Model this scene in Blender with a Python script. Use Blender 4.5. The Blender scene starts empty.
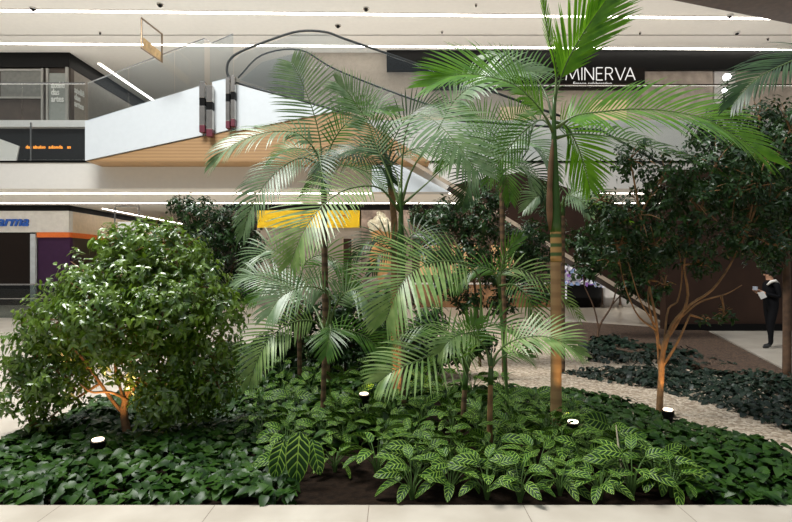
import bpy, bmesh, math, random
from mathutils import Vector, Matrix
C = bpy.context.scene.collection
scene = bpy.context.scene
F = 528.0; CX = 396.0; HY = 265.0; CAMZ = 1.75
PI = math.pi
R = random.Random(7)

def P(px, py, d):
    return Vector(((px - CX) / F * d, d, CAMZ - (py - HY) / F * d))
def G(px, py, z=0.0):               # point on a level plane seen at a pixel
    d = F * (CAMZ - z) / (py - HY)
    return Vector(((px - CX) / F * d, d, z))

# ------------------------------------------------------------------ materials
def newmat(name):
    m = bpy.data.materials.new(name); m.use_nodes = True
    nt = m.node_tree; nt.nodes.clear()
    out = nt.nodes.new('ShaderNodeOutputMaterial')
    return m, nt, out
def col4(c): return (c[0], c[1], c[2], 1.0)
def ramp(nt, fac, stops, interp='LINEAR'):
    r = nt.nodes.new('ShaderNodeValToRGB'); r.color_ramp.interpolation = interp
    e = r.color_ramp.elements
    e[0].position, e[0].color = stops[0][0], col4(stops[0][1])
    e[1].position, e[1].color = stops[-1][0], col4(stops[-1][1])
    for p, c in stops[1:-1]:
        x = e.new(p); x.color = col4(c)
    nt.links.new(fac, r.inputs[0]); return r.outputs[0]
def noise(nt, scale, detail=4, vec=None, rough=.5):
    n = nt.nodes.new('ShaderNodeTexNoise'); n.inputs['Scale'].default_value = scale
    n.inputs['Detail'].default_value = detail; n.inputs['Roughness'].default_value = rough
    if vec is None:
        tc = nt.nodes.new('ShaderNodeTexCoord'); vec = tc.outputs['Object']
    nt.links.new(vec, n.inputs['Vector']); return n.outputs['Fac']
def bump(nt, h, strength, dist=.01):
    b = nt.nodes.new('ShaderNodeBump'); b.inputs['Strength'].default_value = strength
    b.inputs['Distance'].default_value = dist
    nt.links.new(h, b.inputs['Height']); return b.outputs[0]
def plain(name, c, rough=.6, metal=0, var=.08, scale=6, bmp=0, bscale=60, spec=.5, coat=0):
    m, nt, out = newmat(name)
    p = nt.nodes.new('ShaderNodeBsdfPrincipled')
    f = noise(nt, scale)
    a = tuple(max(0, x*(1-var)) for x in c); b = tuple(min(1, x*(1+var)) for x in c)
    nt.links.new(ramp(nt, f, [(.3, a), (.7, b)]), p.inputs['Base Color'])
    p.inputs['Roughness'].default_value = rough; p.inputs['Metallic'].default_value = metal
    p.inputs['Specular IOR Level'].default_value = spec
    p.inputs['Coat Weight'].default_value = coat
    if bmp: nt.links.new(bump(nt, noise(nt, bscale), bmp), p.inputs['Normal'])
    nt.links.new(p.outputs[0], out.inputs[0]); return m
def emit(name, c, s):
    m, nt, out = newmat(name)
    e = nt.nodes.new('ShaderNodeEmission'); e.inputs[0].default_value = col4(c); e.inputs[1].default_value = s
    nt.links.new(e.outputs[0], out.inputs[0]); return m
def leafmat(name, c1, c2, rough=.32, trans=.25, tc=None, scale=9, spec=.5):
    m, nt, out = newmat(name)
    p = nt.nodes.new('ShaderNodeBsdfPrincipled')
    c = ramp(nt, noise(nt, scale, 2), [(.32, c1), (.68, c2)])
    nt.links.new(c, p.inputs['Base Color']); p.inputs['Roughness'].default_value = rough
    p.inputs['Specular IOR Level'].default_value = spec
    t = nt.nodes.new('ShaderNodeBsdfTranslucent')
    if tc: t.inputs[0].default_value = col4(tc)
    else: nt.links.new(c, t.inputs[0])
    mx = nt.nodes.new('ShaderNodeMixShader'); mx.inputs[0].default_value = trans
    nt.links.new(p.outputs[0], mx.inputs[1]); nt.links.new(t.outputs[0], mx.inputs[2])
    nt.links.new(mx.outputs[0], out.inputs[0]); return m
def glassmat(name, tint=(.97, .985, .985), refl=(1, 1, 1), boost=1.45, rough=.0):
    m, nt, out = newmat(name)
    tr = nt.nodes.new('ShaderNodeBsdfTransparent'); tr.inputs[0].default_value = col4(tint)
    gl = nt.nodes.new('ShaderNodeBsdfGlossy'); gl.inputs[0].default_value = col4(refl); gl.inputs['Roughness'].default_value = rough
    fr = nt.nodes.new('ShaderNodeFresnel'); ge_ = nt.nodes.new('ShaderNodeNewGeometry'); mr = nt.nodes.new('ShaderNodeMapRange')
    mr.inputs['To Min'].default_value = boost; mr.inputs['To Max'].default_value = 1/boost
    nt.links.new(ge_.outputs['Backfacing'], mr.inputs['Value']); nt.links.new(mr.outputs[0], fr.inputs[0])
    mx = nt.nodes.new('ShaderNodeMixShader')
    nt.links.new(fr.outputs[0], mx.inputs[0]); nt.links.new(tr.outputs[0], mx.inputs[1]); nt.links.new(gl.outputs[0], mx.inputs[2])
    nt.links.new(mx.outputs[0], out.inputs[0]); return m

def zebra_mat():
    m, nt, out = newmat('zebra_leaf')
    L = nt.links; N = nt.nodes
    uv = N.new('ShaderNodeUVMap'); uv.uv_map = 'UVMap'
    sp = N.new('ShaderNodeSeparateXYZ'); L.new(uv.outputs[0], sp.inputs[0])
    def M(op, a, b=None, c=None):
        n = N.new('ShaderNodeMath'); n.operation = op
        for i, v in enumerate((a, b, c)):
            if v is None: continue
            if isinstance(v, (int, float)): n.inputs[i].default_value = v
            else: L.new(v, n.inputs[i])
        return n.outputs[0]
    u, v = sp.outputs[0], sp.outputs[1]          # u 0..1 across, v 0..1 along
    av = M('ABSOLUTE', M('SUBTRACT', M('MULTIPLY', u, 2.0), 1.0))
    ph = M('FRACT', M('SUBTRACT', M('MULTIPLY', v, 6.0), M('MULTIPLY', av, 1.4)))
    tri = M('ABSOLUTE', M('SUBTRACT', ph, .5))
    vein = M('LESS_THAN', tri, .11)
    mid = M('LESS_THAN', av, .05)
    edge = M('GREATER_THAN', av, .93)
    mask = M('MAXIMUM', M('MAXIMUM', vein, mid), edge)
    dk = ramp(nt, noise(nt, 14, 2), [(.3, (.006, .026, .004)), (.7, (.018, .065, .008))])
    lt = ramp(nt, noise(nt, 5, 2), [(.3, (.14, .28, .025)), (.7, (.30, .46, .08))])
    mc = N.new('ShaderNodeMixRGB'); L.new(mask, mc.inputs[0]); L.new(dk, mc.inputs[1]); L.new(lt, mc.inputs[2])
    p = N.new('ShaderNodeBsdfPrincipled'); L.new(mc.outputs[0], p.inputs['Base Color']); p.inputs['Roughness'].default_value = .45; p.inputs['Specular IOR Level'].default_value = .25
    L.new(bump(nt, M('COSINE', M('MULTIPLY', ph, 6.283)), .4, .004), p.inputs['Normal'])
    t = N.new('ShaderNodeBsdfTranslucent'); L.new(mc.outputs[0], t.inputs[0])
    mx = N.new('ShaderNodeMixShader'); mx.inputs[0].default_value = .15
    L.new(p.outputs[0], mx.inputs[1]); L.new(t.outputs[0], mx.inputs[2]); L.new(mx.outputs[0], out.inputs[0])
    return m
def floor_mat():
    m, nt, out = newmat('stone_floor'); L = nt.links; N = nt.nodes
    tc = N.new('ShaderNodeTexCoord'); sp = N.new('ShaderNodeSeparateXYZ'); L.new(tc.outputs['Object'], sp.inputs[0])
    def M(op, a, b):
        n = N.new('ShaderNodeMath'); n.operation = op
        for i, v in enumerate((a, b)):
            if isinstance(v, (int, float)): n.inputs[i].default_value = v
            else: L.new(v, n.inputs[i])
        return n.outputs[0]
    def line(o, off, w):
        f = M('FRACT', M('DIVIDE', M('ADD', o, off), w), 0)
        return M('LESS_THAN', M('ABSOLUTE', M('SUBTRACT', f, .5), 0), .0022)
    j = M('MAXIMUM', line(sp.outputs[0], 60 + .56 - 1.341 + 1.123*2 - .445 + .38 + .0, 1.123), line(sp.outputs[1], 60.2, 1.123))
    c = ramp(nt, noise(nt, 2.2, 6), [(.3, (.42, .37, .30)), (.7, (.54, .49, .41))])
    mc = N.new('ShaderNodeMixRGB'); L.new(j, mc.inputs[0]); L.new(c, mc.inputs[1]); mc.inputs[2].default_value = (.16, .12, .09, 1)
    p = N.new('ShaderNodeBsdfPrincipled'); L.new(mc.outputs[0], p.inputs['Base Color']); p.inputs['Roughness'].default_value = .28
    L.new(p.outputs[0], out.inputs[0]); return m
def gravel_mat(name, cs, scale=45):
    m, nt, out = newmat(name); L = nt.links; N = nt.nodes
    tc = N.new('ShaderNodeTexCoord')
    v = N.new('ShaderNodeTexVoronoi'); v.inputs['Scale'].default_value = scale; L.new(tc.outputs['Object'], v.inputs['Vector'])
    sp = N.new('ShaderNodeSeparateXYZ'); L.new(v.outputs['Color'], sp.inputs[0])
    c = ramp(nt, sp.outputs[0], [(0, cs[0]), (.5, cs[1]), (1, cs[2])])
    p = N.new('ShaderNodeBsdfPrincipled'); L.new(c, p.inputs['Base Color']); p.inputs['Roughness'].default_value = .8
    inv = N.new('ShaderNodeMath'); inv.operation = 'SUBTRACT'; inv.inputs[0].default_value = 1; L.new(v.outputs['Distance'], inv.inputs[1])
    L.new(bump(nt, inv.outputs[0], 1, .02), p.inputs['Normal'])
    L.new(p.outputs[0], out.inputs[0]); return m
def striped(name, c1, c2, scale, axis='X', rough=.5, bands='BANDS'):
    m, nt, out = newmat(name); L = nt.links; N = nt.nodes
    tc = N.new('ShaderNodeTexCoord'); w = N.new('ShaderNodeTexWave'); w.bands_direction = axis
    w.inputs['Scale'].default_value = scale; w.inputs['Distortion'].default_value = .6; w.inputs['Detail'].default_value = 2
    L.new(tc.outputs['Object'], w.inputs['Vector'])
    c = ramp(nt, w.outputs['Fac'], [(.15, c1), (.6, c2)])
    p = N.new('ShaderNodeBsdfPrincipled'); L.new(c, p.inputs['Base Color']); p.inputs['Roughness'].default_value = rough
    L.new(p.outputs[0], out.inputs[0]); return m
def poster_mat():
    return plain('poster_backdrop', (.30, .23, .19), .5, var=.6, scale=3)

M_ = {}
M_['floor'] = floor_mat()
M_['ceiling'] = plain('ceiling_paint', (.80, .77, .71), .8, var=.02)
M_['fascia'] = plain('fascia_paint', (.70, .68, .65), .45, var=.03)
M_['black'] = plain('black_panel', (.004, .004, .004), .5, spec=.1)
M_['soil'] = plain('soil', (.012, .007, .004), .95, spec=.1, var=.5, scale=14, bmp=1, bscale=30)
M_['strip'] = emit('strip_light', (1, .94, .85), 9)
M_['glass'] = glassmat('clear_glass')
M_['rglass'] = glassmat('reflective_glass', (.93, .96, .98), (.9, .97, 1), 1.6)
M_['glassdark'] = glassmat('smoked_glass', (.55, .6, .6))
M_['steel'] = plain('steel', (.6, .58, .55), .18, metal=1)
M_['bronze'] = plain('brushed_bronze', (.45, .33, .22), .3, metal=1)
M_['rubber'] = plain('black_rubber', (.015, .02, .02), .4)
M_['white'] = plain('white_panel', (.72, .77, .80), .25, var=.02)
M_['wood'] = striped('wood_soffit', (.36, .21, .095), (.46, .28, .13), 3.0, 'Z')
M_['brown'] = plain('brown_cladding', (.032, .016, .010), .6, var=.3, scale=1.2, spec=.2)
M_['mulch'] = gravel_mat('mulch', ((.03, .016, .010), (.07, .04, .022), (.12, .07, .04)), 30)
M_['gravel'] = gravel_mat('gravel', ((.30, .22, .15), (.48, .38, .27), (.70, .60, .47)), 28)
M_['zebra'] = zebra_mat()
M_['petiole'] = plain('green_stem', (.09, .17, .04), .5)
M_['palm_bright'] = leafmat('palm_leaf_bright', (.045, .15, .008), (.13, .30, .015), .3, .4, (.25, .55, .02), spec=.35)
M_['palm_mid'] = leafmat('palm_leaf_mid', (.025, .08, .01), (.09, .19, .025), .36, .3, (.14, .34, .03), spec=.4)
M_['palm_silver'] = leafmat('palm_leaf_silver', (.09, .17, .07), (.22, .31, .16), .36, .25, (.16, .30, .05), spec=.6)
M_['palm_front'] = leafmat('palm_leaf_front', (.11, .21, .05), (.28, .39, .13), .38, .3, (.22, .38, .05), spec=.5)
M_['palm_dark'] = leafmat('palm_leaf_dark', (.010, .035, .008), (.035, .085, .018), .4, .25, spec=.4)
M_['rachis'] = plain('rachis_green', (.08, .13, .03), .45)
M_['bush'] = leafmat('bush_leaf', (.03, .085, .006), (.16, .26, .02), .28, .2, (.20, .34, .02), scale=7, spec=.8)
M_['bush2'] = leafmat('dark_leaf', (.008, .028, .006), (.03, .075, .014), .33, .2, scale=6, spec=.4)
M_['pothos'] = leafmat('glossy_leaf', (.006, .026, .003), (.034, .085, .010), .38, .1, scale=6, spec=.22)
M_['lowcover'] = leafmat('dull_leaf', (.005, .014, .008), (.016, .034, .018), .4, .1, scale=5, spec=.3)
M_['bark'] = plain('bark', (.26, .14, .06), .8, var=.45, scale=9, bmp=.6, bscale=25)
M_['barkdark'] = plain('dark_bark', (.10, .055, .03), .85, var=.4, scale=9, bmp=.6, bscale=25)
M_['crownshaft'] = plain('crownshaft', (.035, .09, .012), .4, var=.3, scale=3)
M_['husk'] = plain('dry_husk', (.14, .07, .03), .7, var=.4, scale=6)
def ring_mat(name, c1, c2, sc):
    return striped(name, c1, c2, sc, 'Z', .6)
M_['trunk'] = ring_mat('ringed_trunk', (.27, .16, .07), (.34, .21, .095), 2.2)
M_['trunkband'] = ring_mat('banded_trunk', (.05, .10, .02), (.42, .24, .08), 3.2)
M_['trunkdark'] = ring_mat('slim_trunk', (.07, .04, .02), (.15, .09, .045), 2.5)

# ------------------------------------------------------------------ mesh builder
class MB:
    def __init__(s): s.v = []; s.f = []; s.uv = []; s.mi = []
    def face(s, idx, uv=None, mi=0):
        s.f.append(idx); s.uv.append(uv); s.mi.append(mi)
    def box(s, x0, x1, y0, y1, z0, z1, mi=0):
        b = len(s.v)
        for z in (z0, z1):
            for x, y in ((x0, y0), (x1, y0), (x1, y1), (x0, y1)): s.v.append((x, y, z))
        for q in ((3, 2, 1, 0), (4, 5, 6, 7), (0, 1, 5, 4), (1, 2, 6, 5), (2, 3, 7, 6), (3, 0, 4, 7)):
            s.face([b+i for i in q], mi=mi)
        return s
    def prism(s, poly, d0, d1, mi=0):
        """poly: world (x,z) outline, extruded from y=d0 to d1"""
        b = len(s.v); n = len(poly)
        for d in (d0, d1):
            for x, z in poly: s.v.append((x, d, z))
        s.face([b+i for i in range(n)], mi=mi); s.face([b+n+i for i in reversed(range(n))], mi=mi)
        for i in range(n):
            j = (i+1) % n; s.face([b+i, b+n+i, b+n+j, b+j], mi=mi)
        return s
    def slab(s, poly, z0, z1, mi=0):
        b = len(s.v); n = len(poly)
        for z in (z0, z1):
            for x, y in poly: s.v.append((x, y, z))
        s.face([b+i for i in reversed(range(n))], mi=mi); s.face([b+n+i for i in range(n)], mi=mi)
        for i in range(n):
            j = (i+1) % n; s.face([b+i, b+j, b+n+j, b+n+i], mi=mi)
        return s
    def tube(s, pts, rad, n=8, mi=0, cap=True):
        pts = [Vector(p) for p in pts]
        if not isinstance(rad, (list, tuple)): rad = [rad]*len(pts)
        b = len(s.v); ref = Vector((0, 0, 1)); up = None
        for i, p in enumerate(pts):
            t = (pts[min(i+1, len(pts)-1)] - pts[max(i-1, 0)]).normalized()
            if up is None:
                a = Vector((1, 0, 0)) if abs(t.z) > .8 else Vector((0, 0, 1))
                up = (a - t*a.dot(t)).normalized()
            else: up = (up - t*up.dot(t)).normalized()
            sd = t.cross(up)
            for k in range(n):
                a = 2*PI*k/n; q = p + (up*math.cos(a) + sd*math.sin(a))*rad[i]
                s.v.append(tuple(q))
        for i in range(len(pts)-1):
            for k in range(n):
                k2 = (k+1) % n
                s.face([b+i*n+k, b+i*n+k2, b+(i+1)*n+k2, b+(i+1)*n+k], mi=mi)
        if cap:
            s.face([b+k for k in reversed(range(n))], mi=mi)
            s.face([b+(len(pts)-1)*n+k for k in range(n)], mi=mi)
        return s
    def lathe(s, c, prof, n=20, mi=0, sx=1, sy=1):
        b = len(s.v); c = Vector(c)
        for r, z in prof:
            for k in range(n):
                a = 2*PI*k/n; s.v.append((c.x+r*sx*math.cos(a), c.y+r*sy*math.sin(a), c.z+z))
        for i in range(len(prof)-1):
            for k in range(n):
                k2 = (k+1) % n; s.face([b+i*n+k, b+i*n+k2, b+(i+1)*n+k2, b+(i+1)*n+k], mi=mi)
        s.face([b+k for k in reversed(range(n))], mi=mi); s.face([b+(len(prof)-1)*n+k for k in range(n)], mi=mi)
        return s
    def leaf(s, p, d, nrm, l, w, droop=.25, fold=.15, prof=((.3, 1.0), (.65, .8)), uv=False, mi=0):
        """leaf blade: base at p, along d, facing nrm; folded on the midrib, drooping"""
        d = d.normalized(); sd = d.cross(nrm)
        if sd.length < 1e-4: sd = d.cross(Vector((.3, .5, .8)))
        sd.normalize(); up = sd.cross(d)
        b = len(s.v); rows = [(0, 0)] + list(prof) + [(1, 0)]
        cur = []
        for t, wf in rows:
            c = p + d*(l*t) - up*(droop*l*t*t) - Vector((0, 0, droop*l*.5*t*t))
            if wf == 0: s.v.append(tuple(c)); cur.append(1)
            else:
                h = up*(w*.5*wf*fold*2)
                s.v.append(tuple(c - sd*(w*.5*wf) + h)); s.v.append(tuple(c)); s.v.append(tuple(c + sd*(w*.5*wf) + h)); cur.append(3)
        i = b
        for r in range(len(rows)-1):
            t0, t1 = rows[r][0], rows[r+1][0]
            if cur[r] == 1:
                s.face([i, i+2, i+1], ((.5, t0), (.5, t1), (0, t1)), mi); s.face([i, i+3, i+2], ((.5, t0), (1, t1), (.5, t1)), mi); i += 1
            elif cur[r+1] == 3:
                s.face([i, i+1, i+4, i+3], ((0, t0), (.5, t0), (.5, t1), (0, t1)), mi)
                s.face([i+1, i+2, i+5, i+4], ((.5, t0), (1, t0), (1, t1), (.5, t1)), mi); i += 3
            else:
                s.face([i, i+1, i+3], ((0, t0), (.5, t0), (.5, t1)), mi); s.face([i+1, i+2, i+3], ((.5, t0), (1, t0), (.5, t1)), mi); i += 3
    def build(s, name, mats, parent=None, smooth=False, bevel=0):
        me = bpy.data.meshes.new(name); me.from_pydata(s.v, [], s.f)
        if not isinstance(mats, (list, tuple)): mats = [mats]
        for m in mats: me.materials.append(m)
        if any(u is not None for u in s.uv):
            ul = me.uv_layers.new(name='UVMap'); k = 0
            for f, u in zip(s.f, s.uv):
                for j in range(len(f)):
                    if u is not None: ul.data[k].uv = u[j]
                    k += 1
        if len(mats) > 1: me.polygons.foreach_set('material_index', s.mi)
        if smooth: me.polygons.foreach_set('use_smooth', [True]*len(me.polygons))
        me.update()
        o = bpy.data.objects.new(name, me); C.objects.link(o)
        if parent:
            o.parent = parent; o.matrix_parent_inverse = Matrix.Translation(-parent.location)
        if bevel:
            bv = o.modifiers.new('bevel', 'BEVEL'); bv.width = bevel; bv.segments = 2; bv.limit_method = 'ANGLE'
        return o
def tag(o, label=None, cat=None, group=None, kind=None):
    if label: o['label'] = label
    if cat: o['category'] = cat
    if group: o['group'] = group
    if kind: o['kind'] = kind
    return o
def empty(name, loc, label=None, cat=None, group=None):
    o = bpy.data.objects.new(name, None); C.objects.link(o); o.location = loc; o.empty_display_size = .1
    return tag(o, label, cat, group)
def struct(o, label=None): return tag(o, label, kind='structure')
def dup(root, loc, rz=0, sc=1):
    r = root.copy(); C.objects.link(r); r.location = loc; r.rotation_euler = (0, 0, rz); r.scale = (sc, sc, sc)
    for ch in list(root.children):
        c = ch.copy(); C.objects.link(c); c.parent = r
        for g in list(ch.children):
            e = g.copy(); C.objects.link(e); e.parent = c
    return r
def text(name, s, size, loc, mat, parent=None, ext=.01, align='LEFT', rz=0, sx=1, space=1, shear=0, offset=0):
    cu = bpy.data.curves.new(name, 'FONT'); cu.body = s; cu.size = size; cu.extrude = ext; cu.align_x = align
    cu.space_character = space; cu.shear = shear; cu.offset = offset; cu.resolution_u = 3
    t = bpy.data.objects.new(name+'_c', cu); C.objects.link(t)
    bpy.context.view_layer.update()
    dg = bpy.context.evaluated_depsgraph_get()
    me = bpy.data.meshes.new_from_object(t.evaluated_get(dg))
    bpy.data.objects.remove(t)
    me.transform(Matrix.Translation(loc) @ Matrix.Rotation(rz, 4, 'Z') @ Matrix.Rotation(PI/2, 4, 'X') @ Matrix.Diagonal((sx, 1, 1, 1)))
    me.materials.clear(); me.materials.append(mat)
    o = bpy.data.objects.new(name, me); C.objects.link(o)
    if parent: o.parent = parent; o.matrix_parent_inverse = Matrix.Translation(-parent.location)
    return o
def catmull(pts, n):
    pts = [Vector(p) for p in pts]
    if len(pts) == 2: return [pts[0].lerp(pts[1], i/(n-1)) for i in range(n)]
    q = [pts[0]*2-pts[1]] + pts + [pts[-1]*2-pts[-2]]
    seg = len(pts)-1; out = []
    for i in range(n):
        u = i/(n-1)*seg; k = min(int(u), seg-1); t = u-k
        a, b, c, d = q[k:k+4]
        out.append(.5*((2*b)+(c-a)*t+(2*a-5*b+4*c-d)*t*t+(3*b-a-3*c+d)*t**3))
    return out

# ------------------------------------------------------------------ camera, view, world
cam = bpy.data.cameras.new('camera'); co = bpy.data.objects.new('camera', cam); C.objects.link(co)
cam.sensor_width = 36; cam.lens = 24; cam.shift_y = 4/792; cam.clip_end = 200
co.location = (0, 0, CAMZ); co.rotation_euler = (PI/2, 0, 0); scene.camera = co
scene.view_settings.view_transform = 'Standard'; scene.view_settings.look = 'None'
scene.view_settings.gamma = 1; scene.view_settings.use_curve_mapping = False
scene.view_settings.exposure = 0.38
w = bpy.data.worlds.new('world'); scene.world = w; w.use_nodes = True
wn = w.node_tree; wn.nodes.clear()
wo = wn.nodes.new('ShaderNodeOutputWorld'); wb = wn.nodes.new('ShaderNodeBackground')
tc = wn.nodes.new('ShaderNodeTexCoord'); sp = wn.nodes.new('ShaderNodeSeparateXYZ'); wn.links.new(tc.outputs['Generated'], sp.inputs[0])
wr = ramp(wn, sp.outputs[2], [(0, (.17, .17, .17)), (.4, (.22, .23, .24)), (.62, (.45, .48, .53)), (.9, (.8, .85, .92))])
wn.links.new(wr, wb.inputs[0]); wb.inputs[1].default_value = .8
wn.links.new(wb.outputs[0], wo.inputs[0])
def area(name, loc, rot, sx, sy, e, c=(1, 1, 1)):
    l = bpy.data.lights.new(name, 'AREA'); l.shape = 'RECTANGLE'; l.size = sx; l.size_y = sy; l.energy = e; l.color = c
    o = bpy.data.objects.new(name, l); C.objects.link(o); o.location = loc; o.rotation_euler = rot; return o
area('gallery_added_fill', (-3, 20.6, 6.8), (PI, 0, 0), 44, 2.2, 300, (1, .96, .91))  # added upward fill to brighten the upper ceiling, no real fitting
area('gallery_added_fill', (-3, 18.6, 8.0), (math.radians(200), 0, 0), 44, .6, 100, (1, .97, .93))  # second added fill, aimed up and slightly out towards the atrium
area('arcade_added_fill', (-3, 20.4, .4), (PI, 0, 0), 44, 3.0, 240, (1, .95, .88))  # unseen fill added near the floor to lift the lower ceiling
area('skylight_daylight', (-6.5, 5.5, 16), (math.radians(-4), math.radians(-18), 0), 6, 7, 3400, (1, .99, .96))

# ------------------------------------------------------------------ the setting
bed = [(-4.0, 3.85), (12, 3.85), (12, 7.9), (6.2, 7.9), (8.35, 14.0), (5.6, 16.2), (0.9, 16.2), (-3.6, 11.5)]
bm = bmesh.new()
def loop(pts):
    vs = [bm.verts.new((x, y, 0)) for x, y in pts]
    for i in range(len(vs)): bm.edges.new((vs[i], vs[(i+1) % len(vs)]))
loop([(-40, -4), (40, -4), (40, 46), (-40, 46)]); loop(bed)
bmesh.ops.triangle_fill(bm, use_beauty=True, edges=bm.edges[:])
for f in bm.faces:
    if f.normal.z < 0: f.normal_flip()
me = bpy.data.meshes.new('floor'); bm.to_mesh(me); bm.free(); me.materials.append(M_['floor'])
fl = bpy.data.objects.new('floor', me); C.objects.link(fl); struct(fl)
kb = MB()
n = len(bed)
for i in range(n):
    (x0, y0), (x1, y1) = bed[i], bed[(i+1) % n]
    b = len(kb.v); kb.v += [(x0, y0, -.25), (x1, y1, -.25), (x1, y1, 0), (x0, y0, 0)]; kb.face([b, b+1, b+2, b+3])
struct(kb.build('trim_1', M_['floor']))
so = MB(); so.slab([(x, y) for x, y in bed], -.3, -.06); tag(so.build('soil', M_['soil']), 'dark brown soil of the indoor planting bed', 'soil', kind='stuff')

def gpoly(pxs, z): return [tuple(G(a, b, z)[:2]) for a, b in pxs]
gr = MB(); gr.slab([(.6, 7.4), (1.0, 7.0), (2.2, 6.0), (3.4, 5.2), (4.2, 4.5), (5.6, 4.0), (6.5, 4.6), (7.2, 5.2), (6.0, 6.6), (5.0, 9.0), (5.2, 13), (5.5, 16.1), (1.1, 16.1), (-.6, 14.0)], -.07, -.035)
tag(gr.build('gravel_path', M_['gravel']), 'pale beige gravel path winding between the dark ground cover beds', 'gravel', kind='stuff')
gr = MB(); gr.slab([(4.0, 12.2), (4.2, 15.2), (5.6, 16.1), (8.2, 13.9), (6.15, 8.0), (5.6, 7.9), (4.9, 10.0)], -.07, .02)
tag(gr.build('mulch_bed', M_['mulch']), 'dark brown mulch beyond the multi-stemmed tree, bordering the floor where the person stands', 'mulch', kind='stuff')

# upper level: slab edge, ceilings, lights
d0 = 18.0
m = MB(); m.box(-40, 40, d0, d0+.3, 4.35, 5.26); m.box(-40, 40, d0+.3, 46, 4.35, 4.6); struct(m.build('ceiling_lower', M_['ceiling']))
m = MB(); m.box(-40, 40, d0+.15, 46, 6.5, 6.73); struct(m.build('trim_2', M_['fascia']))
m = MB(); m.box(-40, -9.5, d0+.4, d0+.6, 4.6, 6.5); struct(m.build('trim_3', plain('dark_fascia', (.018, .019, .019), .4, spec=.3)))
m = MB(); m.box(-9.5, 40, d0+.16, d0+.36, 4.6, 6.5); struct(m.build('trim_5', M_['ceiling']))
m = MB(); m.box(-40, 40, d0-.04, d0+.02, 5.24, 5.30); struct(m.build('trim_4', M_['black']))
m = MB(); m.box(-40, 40, 17.6, 21.2, 11, 11.3); m.box(-40, 40, 21.3, 46, 11, 11.3); m.box(-40, 40, 21.1, 21.4, 11.12, 11.4, 1)
struct(m.build('ceiling_upper', [M_['ceiling'], M_['black']]))
def strip(name, pts, label, grp=None, wd=.09):
    t = empty(name, pts[0], label, 'light', grp)
    a, b = Vector(pts[0]), Vector(pts[1]); dr = (b-a).normalized(); sd = Vector((-dr.y, dr.x, 0))
    for nm, ww, mt, dz in (('light_trim', wd*1.5, M_['ceiling'], .0), ('light_diffuser', wd*.8, M_['strip'], -.012)):
        q = [a+sd*ww, b+sd*ww, b-sd*ww, a-sd*ww]
        k = MB(); k.slab([(p.x, p.y) for p in q], a.z-.02+dz, a.z+dz*.5); k.build(nm, mt, t)
strip('linear_ceiling_light', ((-30, 18.8, 11), (22, 19.95, 11)), 'long white strip light nearest the atrium on the upper ceiling')
strip('linear_ceiling_light', ((-30, 21.75, 11), (24, 22.75, 11)), 'long white strip light close to the upper shop fronts')
strip('linear_ceiling_light', ((-30, 19.0, 4.35), (20, 19.0, 4.35)), 'long white strip light at the outer edge of the lower ceiling', wd=.07)
strip('linear_ceiling_light', ((-30, 22.0, 4.35), (24, 22.0, 4.35)), 'long white strip light close to the lower shop fronts', wd=.07)
strip('linear_ceiling_light', ((-13.6, 24.2, 11), (-13.6, 31, 11)), 'short strip light running back beside the upper left corner shop')
strip('linear_ceiling_light', ((-13.4, 24.2, 4.35), (-13.4, 33, 4.35)), 'short strip light running back beside the ground-floor pharmacy corner')
# small ceiling fittings
for px, py, nm, lab in ((33, 8, 'ceiling_spotlight', 'small grey spotlight at the far upper left of the ceiling'), (160, 4, 'ceiling_spotlight', 'small grey spotlight above the left hanging sign'),
                        (100, 32, 'sprinkler', 'tiny dark sprinkler above the upper left shop'), (338, 25, 'ceiling_spotlight', 'small square spotlight above the curved handrail'),
                        (366, 8, 'ceiling_speaker', 'small pale square fitting on the strip light above the palms'), (476, 4, 'sprinkler', 'tiny round sprinkler at the top above the tall palm frond'),
                        (442, 31, 'sprinkler', 'tiny sprinkler left of the tallest palm frond'), (640, 32, 'sprinkler', 'tiny sprinkler over the MINERVA sign'),
                        (730, 15, 'smoke_detector', 'round white detector on the strip light at upper right'), (737, 32, 'smoke_detector', 'round grey detector between the two right strip lights'),
                        (768, 38, 'sprinkler', 'tiny sprinkler at the far right of the ceiling')):
    d = F*(11-CAMZ)/(HY-py); p = Vector(((px-CX)/F*d, d, 11)); t = empty(nm, p, lab, nm.replace('_', ' ').split()[-1])
    r = .05 if nm == 'sprinkler' else .12
    k = MB(); k.lathe((p.x, p.y, p.z-.05), [(r*.9, 0), (r, .02), (r, .05)], 14); k.build('base', M_['fascia'] if nm == 'smoke_detector' else M_['steel'], t)
    k = MB(); k.lathe((p.x, p.y, p.z-.11), [(r*.35, 0), (r*.6, .03), (r*.5, .06)], 12); k.build('head', M_['black'], t)

# shop walls upper: d=23
W = 23.0
XL = -14.2
def wall_band(name, x0, x1, z0, z1, mat, d=W, th=.3, parent=None):
    m = MB(); m.box(x0, x1, d, d+th, z0, z1); return m.build(name, mat, parent)
struct(wall_band('wall_back_upper', -4, 40, 6.73, 11.0, plain('upper_shop_wall', (.42, .35, .28), .7)))
m = MB(); m.box(-40, 40, 44, 44.3, 0, 11); struct(m.build('wall_far', plain('far_wall', (.45, .41, .36), .7)))
m = MB(); m.box(-40, -39.7, 0, 44, 0, 11); struct(m.build('wall_left', M_['fascia']))
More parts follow.
